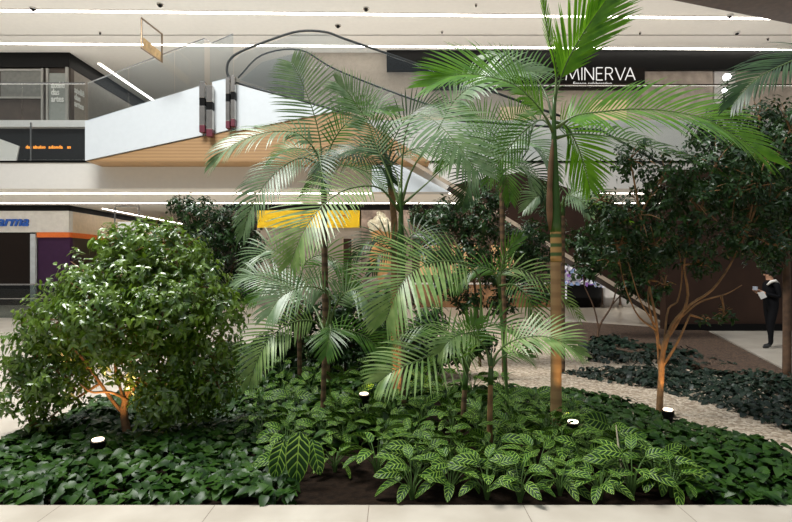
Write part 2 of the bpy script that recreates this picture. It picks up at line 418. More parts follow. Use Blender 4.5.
# upper left corner shop
gz = plain('shop_grey', (.13, .135, .125), .3, var=.15); gd = plain('shop_interior', (.055, .042, .033), .6, var=.4, scale=1.5)
fr = plain('shop_frame', (.28, .28, .26), .35)
t = empty('corner_shop', (XL, W, 6.73), 'dark grey glazed corner shop upstairs with white lettering on its glass', 'shop')
m = MB(); m.box(-39.6, XL, W-.05, W+.3, 10.35, 10.99); m.box(XL-.3, XL, W+.3, 36, 10.35, 10.99); m.build('dark_fascia', M_['black'], t)
m = MB(); m.box(-39.6, XL, W+.05, W+.3, 6.73, 10.35); m.build('shop_wall', gd, t)
m = MB(); m.box(XL-.3, XL-.02, W+.3, 36, 6.73, 10.35); m.build('side_wall', plain('shop_side', (.22, .20, .17), .4), t)
m = MB(); m.box(-17.2, -15.45, W-.02, W+.04, 9.05, 10.2); m.box(-39.6, -17.3, W-.02, W+.04, 9.05, 10.2); m.build('upper_pane', gz, t)
m = MB(); m.box(-15.1, XL-.2, W-.02, W+.04, 6.8, 10.1); m.build('door', plain('shop_door', (.22, .24, .225), .3), t)
for i, b in enumerate(((-15.42, -15.34, 6.73, 10.3), (-15.2, -15.12, 6.73, 10.3), (XL-.16, XL-.06, 6.73, 10.35))):
    m = MB(); m.box(b[0], b[1], W-.08, W+.02, b[2], b[3]); m.build('mullion', fr, t)
for z in (9.0, 10.2): 
    m = MB(); m.box(-39.6, -15.36, W-.06, W+.02, z, z+.07); m.build('transom', fr, t)
wt = plain('white_lettering', (.62, .64, .62), .6)
for i, s in enumerate(('ateliê', 'das', 'artes')):
    text('lettering', s, .38, (-14.98, W-.07, 9.44-.3*i), wt, t, .01, sx=.72, offset=.008)
for i, s in enumerate(('ateliê', 'das', 'artes')):
    o = text('lettering', s, .38, (XL+.01, W+.3, 9.38-.3*i), wt, t, .01, rz=PI/2, sx=.9, offset=.008)
m = MB(); m.box(XL+.0, XL+.05, W+1.5, W+2.9, 6.95, 8.0); m.build('wall_notice', plain('pale_notice', (.55, .66, .72), .5, var=.4, scale=3), t)

# MINERVA shop on the upper right
t = empty('minerva_shop', (5.7, W, 6.73), 'black fronted upstairs shop with thin white MINERVA lettering', 'shop')
m = MB(); m.box(-.4, 40, W-.29, W, 10.15, 10.99); m.build('dark_fascia', M_['black'], t)
m = MB(); m.box(1.5, 10.7, W-.30, W, 9.35, 10.2); m.build('sign_board', plain('sign_black', (.008, .006, .005), .5, spec=.1), t)
dS = W-.33
wl = emit('sign_glow', (1, .97, .92), .75)
def stroke(lines, ox, oz, s, th, mat, parent, name):
    k = MB()
    for ln in lines:
        for (a, b) in zip(ln[:-1], ln[1:]):
            pa = Vector((ox+a[0]*s, dS, oz+a[1]*s)); pb = Vector((ox+b[0]*s, dS, oz+b[1]*s))
            dr = (pb-pa).normalized(); sd = Vector((dr.z, 0, -dr.x))*th
            k.prism([(q.x, q.z) for q in (pa-sd, pb-sd, pb+sd, pa+sd)], dS-.015, dS+.015)
    return k.build(name, mat, parent)
GL = {'M': (1.05, [[(0, 0), (.12, 1), (.52, .1), (.92, 1), (1.05, 0)]]), 'I': (.0, [[(0, 0), (0, 1)]]), 'N': (.7, [[(0, 0), (0, 1), (.7, 0), (.7, 1)]]),
      'E': (.5, [[(.5, 0), (0, 0), (0, 1), (.5, 1)], [(0, .52), (.45, .52)]]), 'R': (.55, [[(0, 0), (0, 1), (.35, 1), (.52, .9), (.55, .75), (.5, .58), (.35, .5), (0, .5)], [(.3, .5), (.58, 0)]]),
      'V': (.8, [[(0, 1), (.4, 0), (.8, 1)]]), 'A': (.8, [[(0, 0), (.4, 1), (.8, 0)], [(.13, .33), (.67, .33)]])}
x = P(566, 80, dS).x; z0 = P(0, 80, dS).z; S = .53
for ch in 'MINERVA':
    wd, ln = GL[ch]; stroke(ln, x, z0, S, .016, wl, t, 'letter'); x += (wd+.24 if ch != 'V' else wd)*S
text('small_lettering', 'Espaço colaborativo', .20, (P(573, 86, dS).x, dS, P(0, 85, dS).z), wl, t, .005, sx=1.03)
st = plain('stone_panel', (.36, .30, .25), .6, var=.25, scale=3)
for a, b in ((641, 712), (735, 792), (794, 860)):
    m = MB(); m.box(P(a, 0, W).x, P(b-.7, 0, W).x, W-.12, W, 6.73, P(0, 70, W).z); m.build('stone_panel', st, t)
m = MB(); m.box(P(713, 0, W).x, P(734, 0, W).x, W-.10, W, 8.75, P(0, 70, W).z); m.build('light_panel', plain('pale_back', (.55, .52, .5), .4), t)
m = MB(); m.box(P(713, 0, W).x, P(734, 0, W).x, W-.10, W, 6.73, 8.7); m.build('door', M_['black'], t)
m = MB(); m.box(P(500, 0, W).x, P(530, 0, W).x, W-.15, W, 6.9, 8.6); m.box(P(590, 0, W).x, P(625, 0, W).x, W-.15, W, 6.9, 8.9); m.build('display_window', emit('warm_window', (1, .72, .42), .55), t)
# globe lamp
gp = P(724, 100, 21.5)
t = empty('globe_lamp', (gp.x, 21.5, 6.73), 'black post lamp upstairs with two glowing white globes', 'lamp')
m = MB(); m.tube([(gp.x, 21.5, 6.73), (gp.x, 21.5, 9.0)], .04); m.tube([(gp.x, 21.5, 8.9), (gp.x+.14, 21.5, 9.0), (gp.x+.14, 21.5, 9.3)], .03); m.build('post', M_['black'], t)
m = MB(); m.lathe((gp.x, 21.5, 6.73), [(.2, 0), (.2, .04), (.06, .1)]); m.build('base', M_['black'], t)
ge = emit('globe_glow', (1, .97, 1), 6)
def ball(mb, c, r, n=12, sz=1, mi=0): mb.lathe(c, [(max(.001, r*math.sin(PI*i/n)), -r*sz*math.cos(PI*i/n)) for i in range(n+1)], 16, mi)
for dx, z, r in ((.02, 8.85, .1), (.12, 9.4, .15)):
    m = MB(); ball(m, (gp.x+dx, 21.5, z), r); m.build('globe', ge, t, True)

# upper balustrade: glass panels, top rail
xs = [-22, -19.4, -17.1, -14.6, -12.7, -10.55]
t = empty('glass_balustrade', (-16, d0-.06, 5.3), 'clear glass balustrade along the upper left gallery edge', 'balustrade')
for a, b in zip(xs[:-1], xs[1:]):
    m = MB(); m.box(a+.01, b-.01, d0-.08, d0-.05, 5.32, 7.9); m.build('glass_panel', M_['glass'], t)
m = MB(); m.box(-22, -10.55, d0-.1, d0-.03, 7.9, 7.94); m.build('top_rail', M_['steel'], t)
for x in (-15.6+.3, -12.45): m = MB(); m.box(x, x+.05, d0-.04, d0+.0, 5.3, 6.6); m.build('bracket', M_['steel'], t)
t = empty('glass_balustrade', (10, d0-.06, 5.3), 'clear glass balustrade along the upper gallery in front of the MINERVA shop', 'balustrade')
for i in range(8):
    a = 2.2+i*2.2; m = MB(); m.box(a+.01, a+2.19, d0-.08, d0-.05, 5.32, 7.84); m.build('glass_panel', M_['glass'], t)
m = MB(); m.box(2.2, 19.8, d0-.1, d0-.03, 7.84, 7.89); m.build('top_rail', M_['steel'], t)
t = text('ticker_text', 'da  abulso  adonda   as', .17, (P(24, 0, d0+.3).x, d0+.38, P(0, 148, d0+.3).z), emit('orange_led', (1, .35, .05), 1.6), None, .005, sx=.92, space=1.08)
tag(t, 'tiny orange lettering glowing behind the glass of the upper left gallery edge', 'lettering')
m = MB(); m.prism([(P(a, b, d0+.33).x, P(a, b, d0+.33).z) for a, b in ((-40, 120+10), (0, 139), (19, 146), (16, 161), (-40, 161))], d0+.33, d0+.38)
tag(m.build('beige_panel', M_['ceiling']), 'beige sloping panel behind the glass at the far left edge below the gallery', 'panel')

# inclined walkway / escalator top: white cladding, wood soffit, glass, rails
def pz(l, d): return [(P(a, b, d).x, P(a, b, d).z) for a, b in l]
D = 17.0
t = empty('escalator', (P(200, 160, D).x, D, 5.2), 'upper escalator with pale white side cladding, wooden soffit and black looping handrail', 'escalator')
for l in (((85, 121), (203, 85), (203, 135), (85, 160.5)), ((212, 82), (228, 78), (228, 130), (216, 133)), ((235, 84), (262, 90), (285, 97), (345, 112), (330, 112), (236, 131))):
    m = MB(); m.prism(pz(l, D), D, D+1.3); m.build('side_panel', M_['white'], t)
m = MB(); m.prism(pz([(85, 161), (205, 135.5), (330, 111), (350, 112), (430, 161)], D), D+.05, D+1.2); m.build('wood_soffit', M_['wood'], t)
for l in (((88, 83), (128, 69), (128, 107.5), (88, 120)), ((129, 68.5), (174, 52), (174, 93), (129, 107)), ((175, 51.5), (204, 39), (204, 84), (175, 92.5)), ((210, 43), (233, 34), (233, 77), (210, 82))):
    m = MB(); m.prism(pz(l, D-.03), D-.03, D); m.build('glass_panel', M_['rglass'], t)
m = MB(); pts = [P(a, b, D-.02) for a, b in ((88, 83), (204, 38.5))]; m.tube(pts, .018); m.tube([P(a, b, D-.02) for a, b in ((204, 38.5), (212, 43), (233, 34))], .018); m.build('glass_edge', M_['steel'], t)
# newel posts of stacked metal
nb = [plain('newel_steel', (.55, .52, .48), .15, metal=.9), M_['black'], plain('newel_red', (.12, .015, .03), .4)]
for px, py, wpx in ((202, 84, 5.5), (209, 88, 6), (228, 80, 4), (233, 78, 4)):
    m = MB(); s_ = 17/F
    xx = (px-CX)*s_; wx = wpx*s_
    for a, b, mi in ((0, .32, 0), (.32, .48, 1), (.48, .86, 0), (.86, 1, 2)):
        zt = P(0, py, D).z; m.box(xx, xx+wx, D-.25, D-.05, zt-(b*50)*s_, zt-(a*50)*s_, mi)
    m.build('newel_post', nb, t, bevel=.01)
hp = [(236, 83), (231, 80), (227, 72), (229, 61), (240, 52), (270, 40), (298, 31.5), (325, 32), (345, 39), (400, 58), (480, 87), (560, 116)]
m = MB(); m.tube(catmull([P(a, b, D) for a, b in hp], 50), .04); m.build('handrail', M_['rubber'], t, True)
m = MB(); m.tube(catmull([P(a, b, D) for a, b in ((234, 82), (262, 90), (300, 100), (345, 113))], 12), .035); m.tube(catmull([P(a, b, D+1.2) for a, b in ((238, 78), (262, 55), (300, 50), (335, 69), (400, 95), (470, 118))], 26), .03); m.build('skirt_rail', M_['rubber'], t, True)
m = MB(); m.prism(pz([(234, 60), (242, 53), (298, 33), (325, 33.5), (345, 40), (480, 88), (555, 114), (480, 120), (345, 112), (262, 89), (234, 80)], D), D, D+.02); m.build('balustrade_glass', M_['rglass'], t)
m = MB(); m.prism(pz([(240, 80), (262, 62), (300, 52), (335, 70), (470, 118), (345, 113)], D+1.2), D+1.2, D+1.22); m.build('balustrade_glass', M_['rglass'], t)

# lower escalator: brown side, pale edge
D2 = 15.0
t = empty('escalator', (P(600, 330, D2).x, D2, 0), 'brown clad escalator descending to the right behind the trees', 'escalator')
m = MB(); m.prism(pz([(450, 185), (520, 172), (792, 262), (792, 318), (705, 331), (690, 331)], D2), D2, D2+1.1); m.build('side_cladding', M_['brown'], t)
m = MB(); m.prism(pz([(395, 150), (450, 182), (700, 335), (690, 333), (450, 186), (395, 154)], D2-.05), D2-.05, D2); m.build('lower_edge', plain('edge_trim', (.5, .40, .30), .4), t)
m = MB(); m.prism(pz([(372, 165), (400, 165), (450, 192), (372, 192)], D2+.5), D2+.5, D2+1.0); m.build('landing_panel', M_['white'], t)
m = MB(); m.tube([P(450, 120, D2), P(600, 130, D2), P(792, 236, D2)], .035); m.build('handrail', M_['rubber'], t)
m = MB(); m.box(7.2, 20, 14.1, 14.4, 0, 4.3); struct(m.build('wall_right', M_['brown']))
m = MB(); m.box(7.2, 20, 14.02, 14.1, 0, .18); struct(m.build('baseboard_right', M_['black']))
# overhead brown bridge
m = MB()
pa = [P(672, 0, 14.4), P(792, 24, 15.5)]
zz = 9.0
def atz(px, py, z):
    d = F*(z-CAMZ)/(HY-py); return ((px-CX)/F*d, d)
a = atz(672, 0, zz); b = atz(792, 24, zz)
dx, dy = b[0]-a[0], b[1]-a[1]
m.slab([(a[0]-dx*.0-.5, a[1]-3.5), (a[0]+dx*4, a[1]-3.5), (a[0]+dx*4, a[1]+dy*4), (a[0]-dx*.3, a[1]-dy*.3)], zz, zz+.8)
tag(m.build('overhead_bridge', plain('bridge_brown', (.10, .055, .035), .5, var=.3)), 'dark brown underside of a bridge crossing the top right corner', 'bridge')

# ground level shops at d=23
def band(px0, px1, py0, py1, d): return (P(px0, 0, d).x, P(px1, 0, d).x, P(0, py1, d).z, P(0, py0, d).z)
m = MB(); m.box(-6.1, 40, W+.1, W+.4, 0, 4.34); struct(m.build('wall_back', plain('back_wall', (.13, .085, .06), .6, var=.4, scale=.8)))
# pharmacy
t = empty('pharmacy', (XL, W, 0), 'corner pharmacy with pale fascia, blue lettering and orange band', 'shop')
m = MB(); m.box(-39.6, XL, W-.1, W, 4.1, 4.34); m.box(XL-.1, XL+.02, W, 40, 4.1, 4.34); m.build('shadow_gap', M_['black'], t)
pf = plain('pharmacy_fascia', (.62, .60, .56), .35); ps = plain('pharmacy_side', (.66, .52, .36), .35)
m = MB(); m.box(-39.6, XL, W-.08, W+.2, 3.17, 4.1); m.build('fascia', pf, t)
m = MB(); m.box(XL-.3, XL, W+.2, 38, 3.17, 4.1); m.build('side_fascia', ps, t)
og = plain('orange_band', (.75, .17, .03), .4)
m = MB(); m.box(P(38, 0, W).x, XL, W-.1, W+.1, 2.95, 3.17); m.box(XL-.2, XL+.03, W+.1, 38, 2.95, 3.17); m.build('orange_band', og, t)
m = MB(); m.box(-39.6, P(32, 0, W).x, W, W+.2, 0, 3.17); m.build('dark_window', plain('dark_window', (.012, .007, .005), .4, spec=.2), t)
m = MB(); m.box(P(32, 0, W).x, P(37, 0, W).x, W-.12, W, 0, 3.1); m.build('column', plain('pale_column', (.5, .55, .58), .4), t)
m = MB(); m.box(P(38, 0, W).x, XL, W, W+.2, 0, 2.95); m.build('purple_panel', plain('purple_panel', (.05, .02, .06), .4, spec=.2), t)
m = MB(); m.box(XL-.2, XL, W+.2, 26.6, 0, 2.95); m.build('brown_panel', plain('brown_panel', (.06, .045, .03), .4), t)
m = MB(); m.box(XL-.2, XL, 26.6, 38, 0, 2.95); m.build('lit_wall', ps, t)
text('blue_lettering', 'arma', .62, (P(-1, 0, W).x, W-.12, P(0, 226, W).z), plain('blue_letter', (.01, .09, .42), .4), t, .03, sx=1.08, shear=.3, offset=.012)
# glass balustrade ground left
t = empty('glass_balustrade', (-14, 17.5, 0), 'low glass balustrade with steel rail in front of the pharmacy', 'balustrade')
m = MB(); m.box(-22, -9, 17.5, 17.53, 0, 1.08); m.build('glass_panel', M_['glassdark'], t)
m = MB(); m.box(-22, -9, 17.46, 17.57, 1.08, 1.13); m.box(-22, -9, 17.48, 17.5, .62, .65); m.build('top_rail', M_['steel'], t)
# sign frames
t = empty('hanging_sign', P(152, 20, 16.5), 'small bronze framed sign hanging at the upper left above the glass slope', 'sign')
m = MB(); fp = [P(141.5, 18, 16.5), P(141.5, 48, 16.5), P(162, 62, 15.9), P(162, 34, 15.9), P(141.5, 18, 16.5)]; m.tube(fp, .03, 6); m.build('frame', M_['bronze'], t)
m = MB(); q = [P(143, 37, 16.5), P(143, 49, 16.5), P(161, 62, 15.9), P(161, 52, 15.9)]
for o_ in (0, .08):
    for v in q: m.v.append((v.x, v.y+o_, v.z))
for fc in ((0, 1, 2, 3), (7, 6, 5, 4), (0, 4, 5, 1), (1, 5, 6, 2), (2, 6, 7, 3), (3, 7, 4, 0)): m.face(list(fc))
m.build('sign_board', plain('sign_wood', (.45, .30, .14), .4, var=.4), t)
d = 16.5
t = empty('signpost', (P(127, 0, d).x, d, 0), 'slim steel sign frame rising behind the large left bush', 'sign')
m = MB(); m.tube(catmull([P(115, 316, d), P(115, 250, d), P(115, 210, d), P(118, 206.5, d), P(136, 206.5, d), P(139, 210, d), P(139, 250, d), P(139, 316, d)], 30), .025, 6); m.build('frame', M_['steel'], t)
m = MB(); a = band(118, 137, 222, 250, d); m.box(a[0], a[1], d-.02, d+.02, a[2], a[3]); m.build('sign_board', M_['fascia'], t)

# yellow shop
t = empty('yellow_shop', (P(300, 0, W).x, W, 0), 'shop with bright yellow fascia and grey wooden front', 'shop')
m = MB(); m.box(P(225, 0, W).x, 14, W-.3, W, 4.12, 4.34); m.build('shadow_gap', M_['black'], t)
a = band(259, 360, 211, 228, W); m = MB(); m.box(a[0], a[1], W-.3, W-.05, a[2], a[3]); m.build('yellow_fascia', plain('yellow', (.88, .58, .012), .4, var=.02), t)
m = MB(); rs = random.Random(5)
for i in range(46):
    q = P(rs.choice((rs.uniform(300, 312), rs.uniform(328, 346))), rs.uniform(214, 226), W-.3); r_ = rs.uniform(.02, .05)
    m.prism([(q.x-r_, q.z), (q.x, q.z-r_*.7), (q.x+r_, q.z), (q.x, q.z+r_*.7)], W-.325, W-.3)
tag(m.build('red_flecks', plain('sign_red', (.62, .16, .02), .4), t), kind='stuff')
a = band(258, 361, 228, 318, W); m = MB(); m.box(a[0], a[1], W-.2, W, 0, a[3]); m.build('timber_front', striped('grey_timber', (.26, .23, .19), (.38, .33, .28), 8, 'X'), t)
a = band(344, 352, 239, 318, W); m = MB(); m.box(a[0], a[1], W-.24, W-.1, 0, a[3]); m.build('door_opening', M_['brown'], t)
for q in (342.5, 352): m = MB(); a = band(q, q+1.5, 238, 318, W); m.box(a[0], a[1], W-.27, W-.1, 0, a[3]); m.build('door_jamb', plain('jamb', (.4, .32, .24), .5), t)
# poster
t = empty('milkshake_poster', (P(377, 0, W).x, W, 0), 'large wall poster of a milkshake glass topped with whipped cream', 'poster')
a = band(361.5, 412, 209, 318, W); m = MB(); m.box(a[0], a[1], W-.25, W, 0, a[3]); m.build('backdrop', poster_mat(), t)
gl = [(-8, 236), (-9.5, 250), (-10, 262), (-8, 272), (-3.5, 281), (-1.5, 287), (-2, 296), (-7, 300), (7, 300), (2, 296), (1.5, 287), (3.5, 281), (10, 272), (12, 262), (10, 250), (9, 236), (11, 226), (-11.5, 226)]
m = MB(); m.prism(pz([(381+x*1.15, 226+(y-226)*.92) for x, y in gl], W-.28), W-.28, W-.26); m.build('milkshake_glass', plain('caramel', (.62, .34, .14), .4, var=.35, scale=2.5), t)
m = MB()
for x, y, r in ((372, 224, .2), (378, 221, .24), (385, 222, .22), (390, 226, .2), (381, 217, .2), (376, 226, .2), (385, 227, .22), (379, 213.5, .11), (372, 229, .14), (391, 229, .14)):
    q = P(x, y, W-.27); ball(m, q, r, 8)
m.build('whipped_cream', plain('cream', (.85, .78, .62), .6, var=.25, scale=8), t, True)
# warm lit shops further right
t = empty('cafe_counter', (P(470, 0, 21.8).x, 21.8, 0), 'warm lit cafe counter glimpsed behind the middle shrub', 'counter')
a = band(415, 556, 290, 308, 21.8); m = MB(); m.box(a[0], a[1], 21.8, 22.4, 0, .95); m.build('counter_body', plain('counter_wood', (.24, .12, .05), .5, var=.4, scale=3), t)
m = MB(); m.box(a[0], a[1], 21.7, 22.5, .95, 1.0); m.build('counter_top', M_['fascia'], t)
for i, (x0, x1) in enumerate(((420, 440), (450, 478), (492, 515))):
    a = band(x0, x1, 245, 275, W-.1); m = MB(); m.box(a[0], a[1], W-.06, W+.09, a[2], a[3]); m.build('lit_menu', emit('warm_menu', (1, .6, .28), .5), t)
# black planter / counters in the middle right
def rbench(px0, px1, pyt, pyb, mat, name, label, cat, part):
    d = F*CAMZ/(pyb-HY); a = band(px0, px1, pyt, pyb, d); cx = (a[0]+a[1])/2; r = (a[1]-a[0])/2
    t = empty(name, (cx, d, 0), label, cat)
    m = MB(); m.lathe((cx, d, 0), [(r*.88, 0), (r*.97, a[3]*.3), (r, a[3]*.92), (r*.97, a[3])], 32, sy=.5); m.build(part, mat, t, True)
    m = MB(); m.lathe((cx, d, a[3]), [(r*.99, 0), (r*.99, .05)], 32, sy=.5); m.build('rim', M_['fascia'], t)
    return t, cx, d, a[3]
t, cx, d, z = rbench(566, 602, 284, 307, M_['black'], 'planter', 'wide black round planter under purple flowers', 'planter', 'tub')
rbench(603, 619, 287, 307, M_['fascia'], 'round_pedestal', 'white round pedestal beside the black planter', 'pedestal', 'body')
rbench(621, 639, 286, 307, M_['fascia'], 'round_pedestal', 'white round pedestal farther right below the escalator', 'pedestal', 'body')
m = MB()
cols = [plain('violet_petal', (.35, .16, .6), .6), plain('white_petal', (.75, .75, .82), .6), plain('blue_petal', (.3, .42, .7), .6), M_['bush2']]
for i in range(420):
    x = R.uniform(556, 606); lo = 284; hi = max(246, 244+(x-550)*.62)
    q = P(x, R.uniform(hi, lo), 20.8+R.uniform(-.5, .5)); dr = Vector((R.uniform(-1, 1), R.uniform(-1, .3), R.uniform(-.6, 1)))
    m.leaf(q, dr, Vector((0, -1, .4)), .2, .16, mi=R.choice((0, 1, 1, 2, 3)))
m.v = [tuple(v) for v in m.v]
m.tube([P(566, 300, 20.8), P(566, 268, 20.8)], .04, 6, 1)
tag(m.build('flower_display', cols), 'violet and white flower arrangement spilling over the black planter', 'flowers', kind='stuff')
# bench/white box at 450-560,305 done by floor

# ------------------------------------------------------------------ plants
def frond(parent, pts, L=.45, w=.028, n=34, N=(0, -.4, 1), g=.9, t0=.16, mat='palm_mid', ang=(62, 22), name='frond', rr=.012, seed=None, lift=.15):
    rd = random.Random(seed if seed is not None else R.random()); n = int(n*.82)
    pts = catmull(pts, 60); N = Vector(N).normalized()
    mb = MB()
    ln = sum((pts[i+1]-pts[i]).length for i in range(59))
    for i in range(n):
        t = t0 + (1-t0)*(i+.5)/n
        u = t*59; k = min(int(u), 58); p = pts[k].lerp(pts[k+1], u-k); T = (pts[min(k+2, 59)]-pts[max(k-1, 0)]).normalized()
        S = T.cross(N)
        if S.length < .05: S = Vector((1, 0, 0))
        S.normalize(); Nn = S.cross(T).normalized()
        q = (t-t0)/(1-t0)
        lf = L*(.50+.5*math.sin(min(1, q/.45)*PI/2))*(1-.68*max(0, (q-.4)/.6)**1.3)
        for s in (-1, 1):
            a = math.radians(ang[0]+(ang[1]-ang[0])*q + rd.uniform(-2.5, 2.5))
            D_ = S*s*math.sin(a) + T*math.cos(a) + Nn*(lift+rd.uniform(-.04, .04)); D_.normalize()
            l = lf*rd.uniform(.94, 1.05); ww = w*.74*rd.uniform(.85, 1.1); c = p.copy(); seg = 6; b = len(mb.v)
            Wv = (T - D_*T.dot(D_)).normalized()
            gg = g*rd.uniform(.88, 1.15)
            for j in range(seg+1):
                tt = j/seg; wf = (.45, .9, 1, .95, .8, .5, .03)[j]*ww*.5
                wv = Wv - D_*Wv.dot(D_); wv.normalize()
                mb.v.append(tuple(c-wv*wf)); mb.v.append(tuple(c+wv*wf))
                c = c + D_*(l/seg); D_ = (D_ + Vector((0, 0, -1))*gg*(.35+1.2*tt*tt)/seg*1.2).normalized()
            for j in range(seg): mb.face([b+2*j, b+2*j+1, b+2*j+3, b+2*j+2])
    o = mb.build(name, M_[mat], parent, True)
    r = MB(); r.tube(pts[::3]+[pts[-1]], [rr*(1-.8*i/20)*(1+.8*max(0, 1-i/4)) for i in range(21)], 6)
    ro = r.build('rachis', M_['rachis'], o, True)
    return o

def px3(l, d):
    """[(px,py[,dd])...] -> points about distance d"""
    return [P(q[0], q[1], d+(q[2] if len(q) > 2 else 0)) for q in l]
def palm(label, base, trunkpts, rads, mat, fronds, shaft=None, name='palm_tree', cat='palm'):
    t = empty(name, base, label, cat)
    m = MB(); m.tube(catmull(trunkpts, 24), [rads[0]+(rads[1]-rads[0])*i/23 for i in range(24)], 12); m.build('trunk', M_[mat], t, True)
    if shaft:
        m = MB(); pp, r0, r1 = shaft; m.tube(catmull(pp, 12), [r0+(r1-r0)*(i/11) for i in range(12)], 12); m.build('crownshaft', M_['crownshaft'], t, True)
    else:
        a, b = Vector(trunkpts[-2]), Vector(trunkpts[-1]); dr = (b-a).normalized(); r = rads[1]
        m = MB(); m.tube([b-dr*.18, b-dr*.10, b, b+dr*.08, b+dr*.16], [r*1.12, r*1.25, r*1.0, r*.6, r*.15], 10); m.build('crownshaft', M_['crownshaft'], t, True)
    for f in fronds: frond(t, **f)
    return t
FR = lambda pts, d, **k: dict(pts=px3(pts, d), **k)

# A: tall palm on the right
dA = 5.7
b0 = G(556, 428, -.06); b0.y = dA
A = palm('tallest palm, ringed tan trunk and green crownshaft right of centre', (P(556, 428, dA).x, dA, -.06),
     [P(556, 431, dA), P(556, 360, dA), P(555.5, 232, dA)], (.062, .055), 'trunk', [
     FR([(554, 118), (557, 92), (568, 60), (588, 26), (612, -8)], dA, L=.72, w=.04, n=46, N=(.2, -1, .25), g=.3, mat='palm_bright', ang=(40, 18), t0=.36),
     FR([(553, 132), (546, 118, -.1), (532, 100, -.2), (512, 84, -.3), (480, 75, -.4), (452, 76, -.5), (428, 86, -.5)], dA, L=.68, w=.038, n=56, N=(.1, -.8, .75), g=.45, mat='palm_bright', ang=(60, 25), t0=.2),
     FR([(556, 128), (575, 116, -.1), (600, 112, -.2), (636, 109, -.3), (675, 112, -.4), (708, 120, -.5), (740, 139, -.55), (768, 160, -.6)], dA, L=.82, w=.038, n=62, N=(-.1, -.7, .8), g=.75, mat='palm_bright', t0=.08, ang=(65, 30)),
     FR([(556, 138), (575, 134, .2), (605, 136, .3), (640, 143, .4), (682, 158, .5), (722, 176, .5)], dA, L=.62, w=.034, n=48, N=(0, -.6, .8), g=.8, mat='palm_mid', t0=.1),
     FR([(555, 122), (566, 126, .2), (577, 145, .3), (584, 165, .35), (590, 188, .4)], dA, L=.55, w=.034, n=36, N=(.1, -1, .1), g=.4, mat='palm_bright', t0=.1),
     FR([(553, 128), (540, 120, .3), (520, 135, .4), (500, 160, .5), (488, 182, .5)], dA, L=.4, w=.025, n=30, N=(0, -.9, .4), g=.5, mat='palm_mid'),
     FR([(552, 118), (546, 95, .4), (530, 70, .6), (505, 55, .9), (480, 60, 1.1)], dA, L=.5, w=.03, n=34, N=(.2, -.8, .5), g=.5, mat='palm_mid'),
     FR([(555, 100), (556, 70, 0), (549, 40, -.1), (544, 10, -.1), (540, -20, -.1)], dA, L=.22, w=.022, n=26, N=(.2, -1, .1), g=.2, mat='palm_bright', ang=(22, 10)),
     ], shaft=([P(555.5, 232, dA), P(555, 190, dA), P(554, 140, dA), P(554, 96, dA)], .062, .014))
m = MB(); m.tube(catmull([P(556, 262, dA), P(556, 245, dA), P(555.5, 229, dA)], 8), .0605, 12); m.build('banded_stem', M_['trunkband'], A, True)
m = MB(); m.tube(catmull([P(550, 230, dA-.03), P(549.5, 200, dA-.035), P(550.5, 170, dA-.03), P(553, 138, dA-.01)], 10), [.012, .03, .036, .036, .03, .03, .03, .025, .02, .01], 8); m.build('dry_sheath', M_['husk'], A, True)

# B: left tall palm
dB = 7.4
B = palm('left palm with dark slim trunk and one upright feathery frond', (P(325, 392, dB).x, dB, -.06),
     [P(327, 395, dB), P(325, 280, dB), P(324, 195, dB)], (.05, .04), 'trunkdark', [
     FR([(322, 170), (320, 140), (312, 108), (301, 80), (291, 62)], dB, L=.60, w=.036, n=36, N=(.1, -1, .1), g=.35, mat='palm_silver', ang=(84, 45), t0=.22),
     FR([(322, 165), (312, 146, -.2), (296, 133, -.3), (270, 132, -.5), (245, 139, -.6), (226, 150, -.7), (213, 165, -.7)], dB, L=.58, w=.035, n=40, N=(0, -.6, .8), g=1.3, mat='palm_silver', t0=.15),
     FR([(323, 165), (335, 138, -.1), (350, 120, -.2), (372, 108, -.4), (395, 112, -.5)], dB, L=.5, w=.03, n=32, N=(0, -.8, .5), g=.5, mat='palm_mid'),
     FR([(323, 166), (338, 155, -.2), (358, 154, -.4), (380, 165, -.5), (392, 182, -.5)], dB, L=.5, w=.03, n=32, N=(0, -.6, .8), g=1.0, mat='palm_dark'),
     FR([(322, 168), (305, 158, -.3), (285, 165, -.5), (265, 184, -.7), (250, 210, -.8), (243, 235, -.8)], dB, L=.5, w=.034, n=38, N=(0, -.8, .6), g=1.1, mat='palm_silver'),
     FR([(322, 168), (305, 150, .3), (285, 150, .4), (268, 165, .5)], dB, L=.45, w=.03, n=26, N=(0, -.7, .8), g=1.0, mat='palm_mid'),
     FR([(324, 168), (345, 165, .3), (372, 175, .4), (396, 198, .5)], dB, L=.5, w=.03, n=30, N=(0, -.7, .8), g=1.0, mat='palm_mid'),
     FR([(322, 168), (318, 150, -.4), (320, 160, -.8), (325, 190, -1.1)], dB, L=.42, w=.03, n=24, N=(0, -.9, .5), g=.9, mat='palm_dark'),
     ], shaft=([P(324, 196, dB), P(323, 165, dB)], .045, .03))
